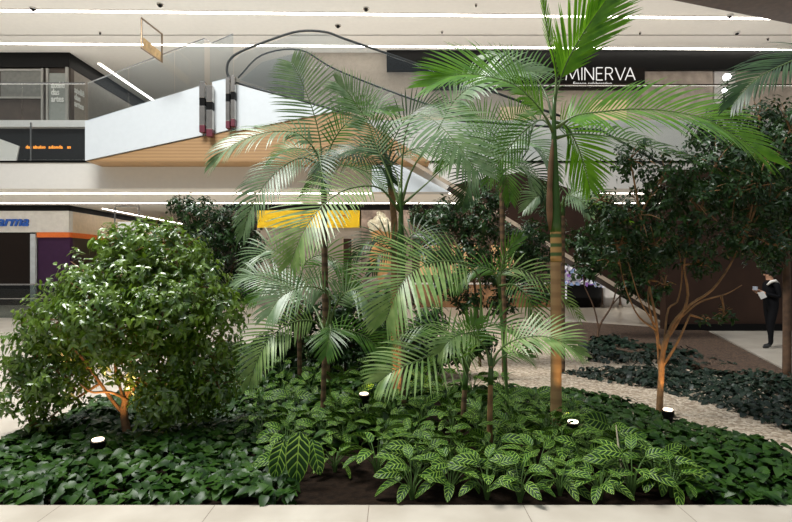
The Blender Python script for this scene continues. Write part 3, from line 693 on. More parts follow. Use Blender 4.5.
# C: twin-stemmed middle palm with the great drooping fronds
dC = 6.6
Cp = palm('middle palm with arching silvery fronds, slim brown trunk behind the poster', (P(398, 400, dC).x, dC, -.06),
     [P(401, 402, dC), P(402, 320, dC), P(401, 250, dC)], (.05, .045), 'trunkdark', [
     FR([(401, 205), (402, 165, 0), (407, 128, -.2), (418, 114, -.5), (436, 122, -.8), (456, 143, -1.0), (478, 172, -1.1)], dC, L=.74, w=.038, n=44, N=(.1, -.8, .5), g=.65, mat='palm_silver', t0=.42, ang=(82, 35)),
     FR([(401, 205), (412, 170, 0), (435, 135, -.2), (455, 100, -.4), (480, 82, -.6), (510, 72, -.7), (545, 72, -.7)], dC, L=.55, w=.036, n=44, N=(-.1, -.7, .6), g=1.0, mat='palm_silver', t0=.4),
     FR([(400, 212), (380, 188, -.2), (352, 188, -.5), (330, 199, -.8), (313, 217, -1.0), (300, 238, -1.1), (291, 262, -1.1)], dC, L=.62, w=.034, n=40, N=(-.15, -.85, .45), g=.45, mat='palm_front', t0=.22, ang=(66, 26)),
     FR([(400, 208), (390, 178, .1), (378, 150, .2), (366, 120, .3), (350, 95, .3), (338, 84, .3)], dC, L=.5, w=.026, n=40, N=(0, -1, .2), g=.35, mat='palm_silver', t0=.35),
     FR([(402, 205), (425, 185, .2), (455, 160, .4), (490, 152, .5), (520, 165, .6), (535, 190, .6)], dC, L=.5, w=.03, n=38, N=(0, -.6, .8), g=1.0, mat='palm_silver', t0=.35),
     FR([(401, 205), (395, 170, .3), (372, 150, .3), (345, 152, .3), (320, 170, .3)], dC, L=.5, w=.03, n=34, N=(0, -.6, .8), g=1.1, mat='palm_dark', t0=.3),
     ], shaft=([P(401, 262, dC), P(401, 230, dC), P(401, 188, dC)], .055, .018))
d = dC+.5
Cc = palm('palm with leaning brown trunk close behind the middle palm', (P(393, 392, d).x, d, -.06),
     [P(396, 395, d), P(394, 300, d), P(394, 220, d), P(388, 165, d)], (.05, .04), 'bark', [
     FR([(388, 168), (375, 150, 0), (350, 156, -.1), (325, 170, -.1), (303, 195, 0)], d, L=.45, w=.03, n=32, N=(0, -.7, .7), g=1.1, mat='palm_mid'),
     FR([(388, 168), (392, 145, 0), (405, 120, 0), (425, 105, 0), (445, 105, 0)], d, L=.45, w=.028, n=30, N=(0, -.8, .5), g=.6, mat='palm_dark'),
     FR([(388, 168), (380, 140, 0), (365, 115, 0), (345, 100, 0)], d, L=.42, w=.028, n=30, N=(0, -.9, .4), g=.6, mat='palm_mid'),
     FR([(388, 168), (410, 150, 0), (440, 150, -.1), (470, 170, -.1)], d, L=.45, w=.028, n=30, N=(0, -.7, .7), g=1.0, mat='palm_mid'),
     ])
d = 6.2
palm('small dark palm crown in front of the milkshake poster', (P(405, 400, d).x, d, -.06), [P(404, 412, d), P(403, 330, d), P(403, 262, d)], (.03, .025), 'trunkdark', [
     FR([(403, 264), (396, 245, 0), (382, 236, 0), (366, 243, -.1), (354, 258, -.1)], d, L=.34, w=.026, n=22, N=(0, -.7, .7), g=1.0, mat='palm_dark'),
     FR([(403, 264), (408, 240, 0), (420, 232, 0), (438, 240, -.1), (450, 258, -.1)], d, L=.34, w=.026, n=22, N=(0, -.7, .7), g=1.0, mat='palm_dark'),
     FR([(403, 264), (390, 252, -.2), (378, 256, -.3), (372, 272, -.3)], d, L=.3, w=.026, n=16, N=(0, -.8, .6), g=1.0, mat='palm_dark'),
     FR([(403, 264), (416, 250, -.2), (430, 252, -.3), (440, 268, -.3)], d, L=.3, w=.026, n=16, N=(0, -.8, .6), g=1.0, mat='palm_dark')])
# D: palm behind between C and A
d = 8.2
palm('background palm with dark fronds between the middle and the tallest palm', (P(505, 380, d).x, d, -.06), [P(505, 388, d), P(503, 260, d), P(501, 170, d)], (.045, .035), 'trunkdark', [
     FR([(501, 172), (505, 150, 0), (522, 140, 0), (542, 152, 0), (556, 178, 0)], d, L=.6, w=.036, n=36, N=(0, -.8, .6), g=.7, mat='palm_silver'),
     FR([(501, 172), (492, 148, 0), (475, 138, 0), (455, 148, 0), (440, 170, 0)], d, L=.55, w=.034, n=34, N=(0, -.8, .6), g=.8, mat='palm_mid'),
     FR([(501, 172), (500, 158, -.4), (506, 170, -.8), (510, 200, -.9)], d, L=.5, w=.034, n=30, N=(0, -1, .3), g=.5, mat='palm_mid'),
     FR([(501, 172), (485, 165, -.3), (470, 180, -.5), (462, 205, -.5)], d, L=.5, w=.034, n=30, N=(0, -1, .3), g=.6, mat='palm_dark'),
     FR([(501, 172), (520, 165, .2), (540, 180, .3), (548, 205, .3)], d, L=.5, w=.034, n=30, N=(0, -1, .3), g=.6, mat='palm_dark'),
     FR([(501, 172), (505, 140, .2), (515, 118, .3), (535, 105, .4)], d, L=.5, w=.03, n=30, N=(0, -1, .3), g=.4, mat='palm_mid'),
     FR([(501, 172), (495, 140, .2), (482, 118, .3), (462, 108, .4)], d, L=.5, w=.03, n=30, N=(0, -1, .3), g=.4, mat='palm_mid')])
d = 8.8
palm('slender background palm half hidden by the tallest palm trunk', (P(564, 372, d).x, d, -.06), [P(563, 376, d), P(563, 280, d), P(563, 205, d)], (.035, .03), 'trunkdark', [
     FR([(563, 207), (572, 194, 0), (588, 191, 0), (604, 200, 0), (614, 216, 0)], d, L=.42, w=.034, n=30, N=(0, -.9, .5), g=.9, mat='palm_silver'),
     FR([(563, 207), (566, 196, -.3), (580, 200, -.5), (590, 216, -.6)], d, L=.36, w=.034, n=24, N=(0, -1, .3), g=.7, mat='palm_silver'),
     FR([(563, 207), (552, 195, 0), (538, 196, 0), (524, 210, 0)], d, L=.42, w=.034, n=28, N=(0, -.9, .5), g=.9, mat='palm_silver'),
     FR([(563, 207), (580, 200, .3), (605, 206, .4), (630, 222, .4)], d, L=.36, w=.034, n=26, N=(0, -.8, .6), g=.8, mat='palm_bright')])
# E: low front palm with wide leaflets
d = 5.4
palm('low front palm with broad drooping pale green leaflets in the centre', (P(462, 425, d).x, d, -.06), [P(463, 432, d), P(464, 400, d), P(466, 372, d)], (.03, .025), 'trunkdark', [
     FR([(466, 374), (480, 320, .1), (478, 275, .1), (455, 262, -.1), (430, 263, -.3), (410, 274, -.5), (396, 294, -.6), (386, 320, -.6)], d, L=.70, w=.034, n=40, N=(-.1, -.8, .55), g=.6, mat='palm_front', t0=.36, ang=(68, 28)),
     FR([(466, 374), (470, 352, 0), (458, 346, -.3), (436, 353, -.6), (412, 363, -.8), (392, 372, -.9), (380, 381, -.9)], d, L=.5, w=.032, n=30, N=(0, -.75, .6), g=1.0, mat='palm_front', t0=.15, ang=(62, 30)),
     FR([(466, 374), (470, 345, .2), (490, 325, .3), (515, 330, .3), (535, 350, .3)], d, L=.4, w=.026, n=26, N=(0, -.7, .7), g=.9, mat='palm_mid'),
     FR([(466, 374), (455, 340, .3), (430, 325, .4), (400, 335, .4), (380, 355, .4)], d, L=.42, w=.026, n=28, N=(0, -.8, .6), g=.9, mat='palm_mid'),
     FR([(466, 374), (462, 345, -.2), (470, 330, -.3), (476, 320, -.3)], d, L=.3, w=.022, n=22, N=(0, -1, .2), g=.3, mat='palm_mid'),
     ])
# small palm P2
d = 5.05
palm('small young palm with thin orange-brown trunk in front, right of centre', (P(490, 450, d).x, d, -.06), [P(489.5, 454, d), P(490, 410, d), P(491, 366, d)], (.031, .022), 'bark', [
     FR([(491, 368), (486, 350, 0), (474, 336, -.1), (460, 334, -.2), (448, 342, -.3), (440, 352, -.3)], d, L=.34, w=.03, n=22, N=(0, -.6, .8), g=.9, mat='palm_front', t0=.3),
     FR([(491, 368), (498, 352, 0), (515, 340, -.1), (540, 336, -.2), (562, 342, -.3), (582, 355, -.3)], d, L=.38, w=.03, n=30, N=(0, -.7, .8), g=.7, mat='palm_front', t0=.25),
     FR([(491, 368), (500, 358, .1), (515, 352, .2), (532, 358, .3)], d, L=.28, w=.024, n=16, N=(0, -.7, .7), g=1.2, mat='palm_mid', t0=.4)])
d = 6.3
palm('slim palm with arching fronds between the low front palm and the tallest trunk', (P(512, 400, d).x, d, -.06), [P(508, 408, d), P(503, 340, d), P(499, 284, d)], (.022, .018), 'petiole', [
     FR([(499, 286), (500, 274, 0), (515, 268, 0), (540, 278, -.1), (562, 296, -.1), (580, 318, -.1)], d, L=.38, w=.028, n=28, N=(0, -.7, .7), g=.8, mat='palm_front'),
     FR([(499, 286), (494, 272, 0), (480, 268, 0), (466, 276, 0), (455, 290, 0)], d, L=.34, w=.026, n=22, N=(0, -.7, .7), g=.9, mat='palm_mid'),
     FR([(499, 286), (503, 262, 0), (512, 245, 0), (520, 238, 0)], d, L=.26, w=.024, n=16, N=(0, -1, .3), g=.3, mat='palm_mid', ang=(35, 15)),
     FR([(499, 286), (515, 285, -.3), (530, 300, -.5), (538, 325, -.5)], d, L=.34, w=.026, n=20, N=(0, -1, .4), g=.8, mat='palm_mid')])
# G: left low palm
d = 5.9
palm('low palm with fan-like grey-green fronds beside the large left bush', (P(322, 408, d).x, d, -.06), [P(323, 412, d), P(324, 370, d), P(326, 335, d)], (.03, .025), 'trunkdark', [
     FR([(326, 337), (330, 300, 0), (318, 288, -.1), (298, 288, -.3), (280, 298, -.4), (268, 316, -.5)], d, L=.5, w=.028, n=34, N=(0, -.85, .55), g=.75, mat='palm_silver', t0=.3),
     FR([(326, 337), (315, 322, -.1), (294, 322, -.3), (272, 336, -.5), (258, 358, -.6), (249, 385, -.6)], d, L=.42, w=.028, n=36, N=(0, -.9, .5), g=.6, mat='palm_front', t0=.22),
     FR([(326, 337), (336, 305, 0), (350, 290, -.1), (366, 298, -.2), (375, 318, -.2)], d, L=.45, w=.028, n=30, N=(0, -.85, .55), g=.75, mat='palm_silver', t0=.25),
     FR([(326, 337), (330, 325, -.3), (330, 335, -.5), (326, 355, -.6)], d, L=.36, w=.026, n=24, N=(0, -1, .3), g=.6, mat='palm_mid'),
     FR([(326, 337), (312, 305, .3), (285, 285, .5), (255, 275, .6), (236, 285, .6)], d, L=.4, w=.026, n=34, N=(0, -.7, .7), g=.9, mat='palm_silver', t0=.3),
     FR([(326, 337), (345, 330, .2), (370, 340, .3), (385, 360, .3)], d, L=.4, w=.026, n=28, N=(0, -.8, .6), g=.8, mat='palm_mid')])
d = 7.8
palm('distant low palm with drooping fronds under the yellow shop sign', (P(300, 365, d).x, d, -.06), [P(300, 380, d), P(299, 330, d), P(298, 285, d)], (.035, .03), 'trunkdark', [
     FR([(298, 287), (290, 262, 0), (272, 250, 0), (255, 258, 0), (245, 280, 0)], d, L=.5, w=.032, n=30, N=(0, -.8, .6), g=.9, mat='palm_silver'),
     FR([(298, 287), (306, 262, 0), (325, 255, 0), (345, 268, 0), (358, 290, 0)], d, L=.5, w=.032, n=30, N=(0, -.8, .6), g=.9, mat='palm_mid'),
     FR([(298, 287), (285, 280, -.2), (265, 285, -.3), (250, 302, -.3)], d, L=.45, w=.03, n=26, N=(0, -.8, .6), g=.9, mat='palm_mid'),
     FR([(298, 287), (310, 278, -.2), (335, 280, -.3), (360, 300, -.3)], d, L=.45, w=.03, n=26, N=(0, -.8, .6), g=.9, mat='palm_mid')])
# right edge frond
d = 4.6
palm('palm at the right edge whose dark frond hangs into the top right', (P(905, 430, d).x, d, -.06), [P(905, 445, d), P(900, 250, d), P(890, 110, d)], (.06, .045), 'trunkdark', [
     FR([(890, 112), (860, 62, 0), (820, 52, 0), (785, 64, 0), (755, 80, 0), (733, 104, 0)], d, L=.5, w=.028, n=46, N=(0, -.6, .8), g=1.1, mat='palm_dark', t0=.2),
     FR([(890, 112), (900, 70, 0), (930, 40, 0), (970, 40, 0)], d, L=.5, w=.028, n=26, N=(0, -.6, .8), g=1.1, mat='palm_dark')])

# bushes and trees
def foliage(mb, c, r, n, lsz, rd, k=5, flat=.85, outer=.55):
    for i in range(n):
        v = Vector((rd.gauss(0, 1), rd.gauss(0, 1), rd.gauss(0, 1))).normalized()
        q = c + Vector((v.x, v.y, v.z*flat))*r*(outer+(1-outer)*rd.random()**.6)*rd.uniform(.8, 1.1)
        ax = (v + Vector((0, 0, .25)) + Vector((rd.uniform(-.5, .5), rd.uniform(-.5, .5), rd.uniform(-.3, .3)))).normalized()
        a0 = rd.uniform(0, 6.28)
        t1 = ax.orthogonal().normalized(); t2 = ax.cross(t1)
        for j in range(k):
            a = a0 + 2.4*j; out = t1*math.cos(a)+t2*math.sin(a)
            dd = (out + ax*rd.uniform(.1, .6)).normalized() + Vector((0, 0, -.35))
            b = q + ax*(lsz*.25*(j-k/2))
            l = lsz*rd.uniform(.7, 1.25)
            mb.leaf(b, dd, ax + Vector((0, 0, .5)), l, l*.46, .2, .12)
def tree(label, base, stems, clusters, n, lsz, mat, barkm, name='tree', cat='tree', seed=1, k=5, twig=.008, outer=.5):
    rd = random.Random(seed)
    t = empty(name, base, label, cat)
    ends = []
    for i, (pts, r0, r1) in enumerate(stems):
        cp = catmull(pts, 16); m = MB(); m.tube(cp, [r0+(r1-r0)*j/15 for j in range(16)], 8); m.build('trunk' if i == 0 else 'branch', M_[barkm], t, True)
        ends += cp[5:]
    tw = MB(); fo = MB(); tot = sum(r*r for c, r in clusters)
    for c, r in clusters:
        e = min(ends, key=lambda q: (q-c).length)
        tw.tube(catmull([e, e.lerp(c, .5)+Vector((0, 0, .08*r)), c], 8), [twig*2*(1-.07*j) for j in range(8)], 5)
        for j in range(7):
            v = Vector((rd.gauss(0, 1), rd.gauss(0, 1), rd.gauss(0, 1)+.3)).normalized()*r*.85
            tw.tube([c, c+v*.5+Vector((0, 0, .03)), c+v], [twig, twig*.7, twig*.4], 4, cap=False)
        foliage(fo, c, r, int(n*r*r/tot), lsz, rd, k, outer=outer)
    tw.build('twigs', M_[barkm], t, True); fo.build('foliage', M_[mat], t)
    return t
def cl(l, d): return [(P(q[0], q[1], d+(q[3] if len(q) > 3 else 0)), q[2]) for q in l]
d = 5.5
tree('large rounded glossy green bush filling the left side', (P(126, 434, d).x, d, -.06),
     [(px3([(128, 436), (124, 412), (129, 380), (135, 330), (140, 270)], d), .045, .015), (px3([(125, 415), (112, 400), (98, 380), (75, 350), (55, 340)], d), .022, .01),
      (px3([(128, 400), (110, 392, -.2), (92, 392, -.3), (80, 384, -.3)], d), .016, .008), (px3([(129, 395), (150, 365), (180, 330), (200, 300)], d), .025, .01), (px3([(127, 425), (122, 395, .1), (115, 365, .1), (118, 330, .1)], d), .02, .01)],
     cl([(135, 285, .55), (95, 285, .45), (60, 320, .42), (180, 290, .55), (35, 350, .35), (65, 380, .36), (30, 395, .3), (205, 350, .45, .2), (155, 350, .5), (115, 330, .5, -.2), (150, 245, .38), (115, 245, .28), (180, 255, .35), (222, 310, .28), (200, 395, .34, .3), (40, 425, .2), (165, 400, .35, -.1), (80, 345, .4, .3), (100, 310, .45, -.3), (165, 310, .45, -.3), (22, 372, .2, -.1), (218, 385, .25)], d),
     3600, .078, 'bush', 'bark', 'bush', 'bush', 3, k=5)
d = 9.0
tree('smaller dark shrub behind the large left bush', (P(222, 345, d).x, d, -.06), [(px3([(222, 365), (220, 300), (215, 240)], d), .03, .012), (px3([(220, 300), (235, 260), (240, 225)], d), .02, .01)],
     cl([(200, 215, .42), (235, 225, .45), (215, 240, .4), (180, 205, .24), (250, 250, .36), (225, 265, .35), (210, 290, .4), (240, 290, .3)], d), 760, .085, 'bush2', 'barkdark', 'shrub', 'shrub', 4)
d = 9.3
tree('dark glossy shrub between the middle palm and the tallest palm', (P(480, 355, d).x, d, -.06), [(px3([(480, 368), (478, 320), (470, 260), (450, 225)], d), .03, .012), (px3([(479, 330), (500, 290), (520, 240)], d), .022, .01), (px3([(479, 330), (455, 300), (435, 270)], d), .02, .01)],
     cl([(440, 218, .5), (478, 222, .5), (515, 240, .5), (470, 255, .55), (505, 275, .5), (535, 255, .45), (430, 250, .38), (448, 285, .35), (540, 290, .35), (490, 200, .4), (425, 215, .3), (545, 225, .4), (500, 305, .3), (470, 300, .3)], d), 1450, .09, 'bush2', 'barkdark', 'shrub', 'shrub', 5, outer=.35)
d = 6.3
tree('multi-stemmed golden-barked tree with wide dark leafy crown on the right', (P(659, 412, d).x, d, -.06),
     [(px3([(659, 416), (661, 380), (663, 350), (668, 335)], d), .04, .028), (px3([(661, 385), (658, 345, .05), (656, 320), (650, 290), (643, 250), (640, 215)], d), .022, .008),
      (px3([(664, 350), (672, 325), (690, 305), (712, 290), (730, 265), (745, 235)], d), .024, .009), (px3([(666, 340), (680, 318), (688, 295), (684, 265), (690, 240), (700, 215)], d), .02, .008),
      (px3([(661, 350), (652, 320, .1), (648, 295, .1), (652, 270, .1)], d), .014, .006), (px3([(664, 345), (668, 310, .1), (678, 300, .1), (682, 270, .1), (676, 240, .1)], d), .014, .006),
      (px3([(680, 318), (700, 302), (726, 294), (742, 285)], d), .014, .005), (px3([(656, 330), (640, 318), (630, 300), (622, 275), (618, 250)], d), .012, .005), (px3([(655, 325), (640, 300, -.1), (628, 262, -.1)], d), .01, .005), (px3([(660, 370), (676, 345, -.05), (690, 315, -.05)], d), .02, .01)],
     cl([(640, 215, .45), (690, 200, .5), (735, 195, .5), (770, 205, .4), (665, 175, .45), (715, 165, .5), (765, 160, .45), (610, 225, .3), (620, 245, .32), (655, 245, .35), (690, 240, .35), (735, 240, .38), (770, 245, .3), (630, 160, .32), (645, 270, .22), (612, 262, .2), (700, 265, .2), (760, 120, .38, .3), (600, 200, .2), (665, 285, .14), (725, 315, .13), (705, 320, .08), (790, 130, .4)], d),
     1750, .072, 'bush2', 'bark', 'tree', 'tree', 6, outer=.3)
d = 12.2
tree('small dark bush on the low mound beyond the gravel', (P(598, 342, d).x, d, -.06), [(px3([(597, 344), (600, 325), (612, 305), (618, 280)], d), .03, .015), (px3([(599, 330), (594, 308), (584, 285)], d), .022, .01), (px3([(612, 305), (625, 290), (640, 270)], d), .016, .01)],
     cl([(592, 255, .55), (620, 250, .6), (640, 262, .5), (605, 228, .5), (660, 255, .5), (585, 270, .3), (630, 285, .4), (650, 295, .3), (582, 240, .4)], d), 750, .12, 'bush2', 'barkdark', 'bush', 'bush', 8, outer=.3)
d = 8.3
tree('dark tree at the right edge beside the standing person', (P(787, 372, d).x, d, -.06), [(px3([(787, 378), (787, 300), (785, 220)], d), .065, .05), (px3([(786, 260), (770, 235), (755, 215)], d), .03, .012)],
     cl([(775, 235, .4), (790, 200, .6), (765, 170, .6), (740, 145, .5), (790, 130, .6), (710, 130, .4), (770, 262, .25), (755, 205, .5), (815, 180, .7), (720, 190, .5)], d), 1300, .09, 'bush2', 'barkdark', 'tree', 'tree', 9, outer=.3)
d = 20.5
tree('small potted green plant at the foot of the globe lamp upstairs', (gp.x-.3, 20.9, 6.73), [([Vector((gp.x-.3, 20.9, 6.73)), Vector((gp.x-.3, 20.9, 7.2)), Vector((gp.x-.2, 20.9, 7.6))], .04, .02)],
     [(Vector((gp.x-.4, 20.9, 7.9)), .45), (Vector((gp.x+.3, 20.9, 7.7)), .4), (Vector((gp.x-.9, 20.9, 7.6)), .3)], 150, .14, 'bush', 'barkdark', 'potted_plant', 'plant', 10)
d = 8.4
tree('leafy green filler shrub behind the drooping centre frond', (P(345, 350, d).x, d, -.06), [(px3([(345, 380), (345, 330), (340, 300)], d), .02, .01)],
     cl([(300, 315, .35), (340, 310, .4), (375, 325, .4), (330, 345, .4), (365, 355, .4), (290, 345, .3), (405, 345, .4), (435, 350, .35), (430, 320, .3), (455, 345, .35), (270, 345, .3), (385, 300, .3), (320, 370, .35), (285, 370, .3), (480, 340, .25)], d), 1500, .11, 'bush2', 'barkdark', 'shrub', 'shrub', 12, outer=.3)

# zebra plants
def zebra(seed, nl, hs, ls):
    rd = random.Random(seed); t = empty('zebra_plant', (0, 0, 0)); a0 = rd.uniform(0, 6.28)
    fo = MB(); stm = MB()
    for i in range(nl):
        a = a0 + i*2.4 + rd.uniform(-.3, .3); q = i/(nl-1); tilt = .25+.75*q
        h = hs*(1.1-.55*q)*rd.uniform(.85, 1.15)
        out = Vector((math.cos(a), math.sin(a), 0))
        top = out*(h*.75*tilt) + Vector((0, 0, h))
        stm.tube(catmull([out*.012, out*(h*.25*tilt)+Vector((0, 0, h*.55)), top], 5), [.006, .0055, .005, .0045, .004], 5, cap=False)
        el = .75*(1-q)-.05+rd.uniform(-.15, .2)
        dd = out*math.cos(el) + Vector((0, 0, math.sin(el)))
        l = ls*rd.uniform(.8, 1.2)
        nr = Vector((0, 0, 1)) if el < .8 else -out
        nr = (Vector((0, 0, 1)) - out*.1 + Vector((rd.uniform(-.6, .6), rd.uniform(-1.2, -.1), 0)))
        fo.leaf(top, dd, nr, l, l*.46, .35, .10, prof=((.07, .5), (.2, .88), (.38, 1.0), (.56, .97), (.74, .82), (.88, .55), (.96, .28)))
    fo.build('foliage', M_['zebra'], t, True); stm.build('stems', M_['petiole'], t, True)
    return t
protos = [zebra(11+i, n_, h, l) for i, (n_, h, l) in enumerate(((13, .25, .205), (14, .20, .19), (12, .28, .22), (14, .22, .18)))]
used = [0]*4
spec = {  # front row: px, d, label
 0: [(282, 4.55, 'zebra-veined plant with one very large leaf above the bare soil by the kerb'), (335, 4.62, 'zebra-veined plant set back behind the bare soil patch'), (377, 4.55, 'zebra-veined plant at the right end of the bare soil patch'),
     (412, 4.08, 'zebra-veined plant whose leaf droops over the pale kerb near the centre'), (450, 4.12, 'front zebra-veined plant just left of the young orange-brown palm trunk'), (487, 4.08, 'front zebra-veined plant right below the young orange-brown palm trunk'),
     (520, 4.03, 'front zebra-veined plant spilling widest over the kerb'), (560, 4.15, 'front zebra-veined plant below the foot of the tallest palm'), (600, 4.08, 'front zebra-veined plant beside a pale dry stalk'),
     (632, 4.14, 'front zebra-veined plant right of the pale dry stalk'), (672, 4.12, 'last zebra-veined plant at the right end of the kerb row')]}
allp = [(px, d, lab, 'zebra plants along the kerb') for px, d, lab in spec[0]]
ords = 'first second third fourth fifth sixth seventh eighth ninth tenth eleventh twelfth thirteenth fourteenth'.split()
rows = [(4.4, 395, 660, 7, 'second'), (4.75, 400, 640, 8, 'third'), (5.1, 265, 615, 11, 'fourth'), (5.5, 262, 590, 11, 'fifth'), (5.95, 262, 570, 11, 'sixth'), (6.5, 265, 545, 10, 'seventh'), (7.2, 272, 500, 9, 'eighth'), (8.0, 285, 450, 6, 'ninth')]
for d, x0, x1, n_, nm in rows:
    for i in range(n_):
        px = x0+(x1-x0)*(i+.5*(ords.index(nm) % 2))/(n_-.5)
        allp.append((px+R.uniform(-5, 5), d+R.uniform(-.12, .12), 'zebra-veined plant in the %s row back from the kerb, %s from the left' % (nm, ords[i]), 'zebra plants behind the kerb row'))
for px, d, lab, grp in allp:
    i = R.randrange(4); x = (px-CX)/F*d
    rz = R.uniform(0, 6.28); s_ = R.uniform(.85, 1.12)
    if not used[i]: o = protos[i]; used[i] = 1; o.location = (x, d, -.06); o.rotation_euler = (0, 0, rz); o.scale = (s_,)*3
    else: o = dup(protos[i], (x, d, -.06), rz, s_)
    tag(o, lab, 'plant', grp)
# one large single leaf plant + raised leaf near tallest palm
def bigleaf(px, py, d, leaves, label):
    t = empty('zebra_plant', (P(px, 0, d).x, d, -.06), label, 'plant'); fo = MB(); sm = MB(); b = Vector((P(px, 0, d).x, d, -.06))
    for (qx, qy, dx, dz, l) in leaves:
        top = P(qx, qy, d-.1); sm.tube(catmull([b, b.lerp(top, .6)+Vector((0, 0, .05)), top], 6), .006, 5)
        fo.leaf(top, Vector((dx, -.45, dz)), Vector((0, -1, .5)), l, l*.55, .2, .08, prof=((.07, .5), (.2, .88), (.38, 1.0), (.56, .97), (.74, .82), (.88, .55), (.96, .28)))
    fo.build('foliage', M_['zebra'], t, True); sm.build('stems', M_['petiole'], t, True)
bigleaf(293, 500, 4.4, [(300, 432, -.05, -1, .36), (284, 440, -.25, -.9, .28), (312, 440, .3, -.8, .25)], 'zebra-veined plant with the largest drooping leaves at the left end of the clump')
bigleaf(612, 470, 5.0, [(608, 425, -.75, .45, .30), (618, 440, .6, -.3, .24)], 'zebra-veined plant with one tall leaf raised right of the tallest palm')
bigleaf(682, 500, 4.5, [(680, 470, 0, 1, .26), (684, 470, .9, -.2, .28), (676, 472, -.1, -1, .24), (690, 478, .7, -.7, .22)], 'zebra-veined plant with four spread leaves at the right of the clump')

# ground cover
def inside(p, poly):
    x, y = p; c = False; n = len(poly)
    for i in range(n):
        x1, y1 = poly[i]; x2, y2 = poly[(i+1) % n]
        if (y1 > y) != (y2 > y) and x < (x2-x1)*(y-y1)/(y2-y1)+x1: c = not c
    return c
def cover(name, label, poly, dens, lsz, hgt, mat, seed, asp=.72, avoid=None, heart=True, minsz=None):
    rd = random.Random(seed); xs_ = [p[0] for p in poly]; ys_ = [p[1] for p in poly]
    area_ = (max(xs_)-min(xs_))*(max(ys_)-min(ys_)); mb = MB()
    for i in range(int(area_*dens)):
        x = rd.uniform(min(xs_), max(xs_)); y = rd.uniform(min(ys_), max(ys_))
        if not inside((x, y), poly) or (avoid and avoid(x, y)): continue
        if abs(x) > .80*y+.4: continue
        hh = hgt*(.65+.35*math.sin(x*3.1+seed)*math.sin(y*2.7+1.3))
        z = -.06+hh*rd.uniform(.35, 1.0); a = rd.uniform(0, 6.28)
        dd = Vector((math.cos(a), math.sin(a), rd.uniform(-.5, .25)))
        l = lsz*rd.uniform(.7, 1.25)
        pr = ((.06, .75), (.3, 1.0), (.65, .72)) if heart else ((.3, 1.0), (.65, .75))
        mb.leaf(Vector((x, y, z)), dd, Vector((rd.uniform(-.3, .3), rd.uniform(-.5, .1), 1)), l, l*asp, .3, .1, prof=pr)
    return tag(mb.build(name, M_[mat], None, True), label, 'ground cover', kind='stuff')
def zeb(x, y): return (4.0 < y < 7.6) and (-1.0*y/4.5 < x < (1.15+ (5.0-y)*.5 if y > 4.7 else 2.4)) and not (x > 2.0)
def soilpatch(x, y): return y < 4.4 and -.85 < x < .05
cover('ivy_ground_cover', 'dense glossy heart-leaved ground cover along the left of the kerb', [(-3.95, 3.9), (-.75, 3.9), (-.95, 4.8), (-1.6, 7), (-3.7, 8.5)], 480, .115, .2, 'pothos', 21)
cover('ivy_ground_cover', 'dark glossy ground cover behind the left bush and under the palms', [(-3.7, 8.4), (-1.6, 6.8), (-1, 5), (0, 5.2), (.6, 7.4), (.9, 11), (.9, 15), (-3.5, 11.3)], 150, .15, .25, 'pothos', 22)
cover('ivy_ground_cover', 'dark glossy heart-leaved ground cover right of the tallest palm', [(1.0, 5.6), (.6, 7.4)] + gpoly([(575, 388), (620, 400), (660, 411), (713, 425), (792, 453), (870, 482)], 0) + [(4.6, 3.9), (2.3, 3.9), (2.2, 4.7)], 460, .11, .18, 'pothos', 23)
cover('leafy_ground_cover', 'wide dull dark ground cover beyond the gravel path on the right', gpoly([(560, 368), (600, 366), (690, 366), (760, 372), (800, 378), (830, 400), (830, 440), (792, 425), (720, 401), (660, 385), (600, 375)], 0.05), 420, .10, .20, 'lowcover', 24, heart=False)
cover('leafy_ground_cover', 'narrow dark ground cover around the small far bush', gpoly([(575, 350), (600, 334), (640, 340), (690, 352), (740, 362), (700, 364), (640, 362), (590, 357)], 0.05), 260, .12, .25, 'lowcover', 25, heart=False)

# uplights
def uplight(px, py, label, tgt, e, zl=.12):
    p = G(px, py, zl); t = empty('garden_uplight', (p.x, p.y, -.06), label, 'lamp')
    m = MB(); m.lathe((p.x, p.y, -.06), [(.05, 0), (.05, zl-.02), (.065, zl+.0), (.066, zl+.055)], 16); m.build('housing', M_['black'], t)
    m = MB(); m.lathe((p.x, p.y, zl), [(.05, 0), (.05, .012)], 16); m.build('lens', emit('uplight_lens', (1, .80, .6), 5), t)
    l = bpy.data.lights.new('uplight_beam', 'SPOT'); l.energy = e; l.color = (1, .58, .22); l.spot_size = 1.5; l.spot_blend = .7; l.shadow_soft_size = .05
    o = bpy.data.objects.new('uplight_beam', l); C.objects.link(o); o.location = (p.x, p.y, zl+.05)
    v = Vector(tgt)-Vector((p.x, p.y, zl)); o.rotation_euler = v.to_track_quat('-Z', 'Y').to_euler()
uplight(98, 440, 'small glowing garden uplight under the large left bush', P(120, 370, 5.5), 22)
uplight(573, 422, 'small glowing garden uplight at the foot of the tallest palm', P(557, 260, 5.7), 16, .16)
uplight(364, 394, 'small glowing garden uplight among the zebra plants below the centre frond', P(470, 290, 8.5), 35, .2)
uplight(668, 410, 'small glowing garden uplight at the foot of the multi-stemmed tree', P(668, 330, 6.3), 15, .10)
# rocks of white near path
m = MB(); c = G(662, 372.5, -.02)
# pale stalk
t = empty('dry_stalk', (P(621, 0, 4.45).x, 4.45, -.06), 'pale dry stalk standing among the front zebra plants', 'stalk')
m = MB(); m.tube(catmull([P(625, 505, 4.3), P(624, 480, 4.4), P(619, 450, 4.45), P(616, 425, 4.5)], 8), [.016, .015, .014, .012, .01, .008, .006, .004], 7); m.build('stem', plain('dry_pale', (.55, .48, .34), .7), t)

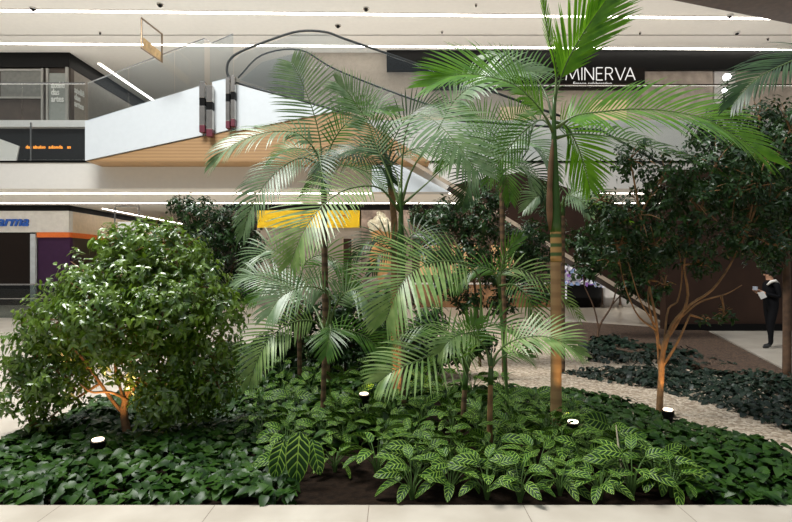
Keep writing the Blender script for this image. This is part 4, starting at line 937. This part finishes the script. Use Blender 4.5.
# ------------------------------------------------------------------ person
def person(px, pyf, d):
    base = Vector(((px-CX)/F*d, d, 0)); t = empty('person', base, 'person dressed in black standing at the right, looking down at a phone', 'person')
    H = 1.66
    me = bpy.data.meshes.new('body')
    V = []; E = []; Rr = []
    def add(x, y, z, r, par=None):
        V.append((base.x+x, base.y+y, base.z+z)); Rr.append(r); i = len(V)-1
        if par is not None: E.append((par, i))
        return i
    # faces left (-x)
    pel = add(0, 0, .92, (.16, .16)); ab = add(0, 0, 1.05, (.155, .14), pel); ch = add(-.01, 0, 1.22, (.17, .15), ab); sh = add(0, 0, 1.36, (.12, .09), ch)
    nk = add(-.02, 0, 1.43, (.055, .055), sh); h1 = add(-.04, 0, 1.50, (.075, .07), nk); h2 = add(-.045, 0, 1.57, (.095, .08), h1); h3 = add(-.035, 0, 1.63, (.06, .055), h2)
    for s in (-1, 1):
        hp_ = add(.0, .09*s, .86, (.10, .10), pel); kn = add(-.02+.05*s, .095*s, .48, (.068, .065), hp_); an = add(.0+.08*s, .10*s, .09, (.042, .042), kn); ft = add(-.07+.08*s, .10*s, .035, (.04, .035), an); toe = add(-.17+.08*s, .105*s, .025, (.03, .02), ft)
        so_ = add(0, .17*s, 1.35, (.065, .06), sh); el = add(.03, .22*s, 1.08, (.048, .045), so_); wr = add(-.20, .12*s, 1.15, (.032, .03), el); hd = add(-.27, .08*s, 1.19, (.036, .022), wr)
        for k in range(4):
            f1 = add(-.305, .08*s+(k-1.5)*.019, 1.215-.004*k, (.009, .009), hd); f2 = add(-.335+.004*abs(k-1), .075*s+(k-1.5)*.018, 1.235, (.008, .008), f1)
        th = add(-.275, .05*s, 1.215, (.010, .010), hd); add(-.30, .035*s, 1.235, (.008, .008), th)
    me.from_pydata(V, E, []); o = bpy.data.objects.new('body', me); C.objects.link(o)
    sk = o.modifiers.new('skin', 'SKIN'); sk.use_smooth_shade = True
    for i, r in enumerate(Rr): me.skin_vertices[0].data[i].radius = r
    me.skin_vertices[0].data[0].use_root = True
    ss = o.modifiers.new('sub', 'SUBSURF'); ss.levels = 2; ss.render_levels = 2
    bpy.context.view_layer.update(); dg = bpy.context.evaluated_depsgraph_get()
    nm = bpy.data.meshes.new_from_object(o.evaluated_get(dg)); bpy.data.objects.remove(o)
    nm.materials.clear()
    for mm in (plain('black_cloth', (.006, .006, .007), .8, spec=.1), plain('skin', (.50, .27, .17), .5), plain('shoe_black', (.01, .01, .01), .4)): nm.materials.append(mm)
    for f in nm.polygons:
        c = f.center - base; f.use_smooth = True
        f.material_index = 1 if c.z > 1.425 or (c.x < -.215 and c.z > 1.05) else (2 if c.z < .08 else 0)
    o = bpy.data.objects.new('body', nm); C.objects.link(o); o.parent = t; o.matrix_parent_inverse = Matrix.Translation(-base)
    m = MB(); ball(m, base+Vector((-.01, 0, 1.585)), .108, 12, 1.0); ball(m, base+Vector((.075, 0, 1.56)), .055, 8); m.build('hair', plain('dark_hair', (.015, .01, .008), .6), t, True)
    m = MB(); ball(m, base+Vector((-.142, 0, 1.55)), .016, 6, 1.6); m.build('nose', nm.materials[1], t, True)
    for s in (-1, 1): m = MB(); ball(m, base+Vector((-.128, .032*s, 1.572)), .009, 6); m.build('eye', M_['black'], t, True)
    m = MB(); m.tube([base+Vector((-.15, -.10, 1.33)), base+Vector((-.11, -.15, 1.40)), base+Vector((-.02, -.16, 1.42)), base+Vector((.06, -.14, 1.36))], [.02, .03, .03, .02], 8); m.build('white_scarf', plain('white_cloth', (.75, .72, .66), .7), t, True)
    ph = empty('phone', base+Vector((-.33, -.02, 1.24)), 'small pale phone held by the person in black', 'phone')
    c = base+Vector((-.335, -.0, 1.255)); m = MB(); m.box(c.x-.006, c.x+.006, c.y-.075, c.y+.075, c.z-.04, c.z+.04); m.build('phone_body', plain('phone_grey', (.3, .33, .38), .3), ph, bevel=.003)
    pp_ = base+Vector((-.30, -.16, 1.08)); m = MB(); m.prism([(pp_.x-.10, pp_.z+.09), (pp_.x-.02, pp_.z-.05), (pp_.x+.10, pp_.z), (pp_.x+.03, pp_.z+.12)], pp_.y-.004, pp_.y+.004)
    tag(m.build('paper_sheet', plain('paper', (.8, .78, .74), .7)), 'white paper sheet held below the phone by the person in black', 'paper')
person(771, 346, 11.2)
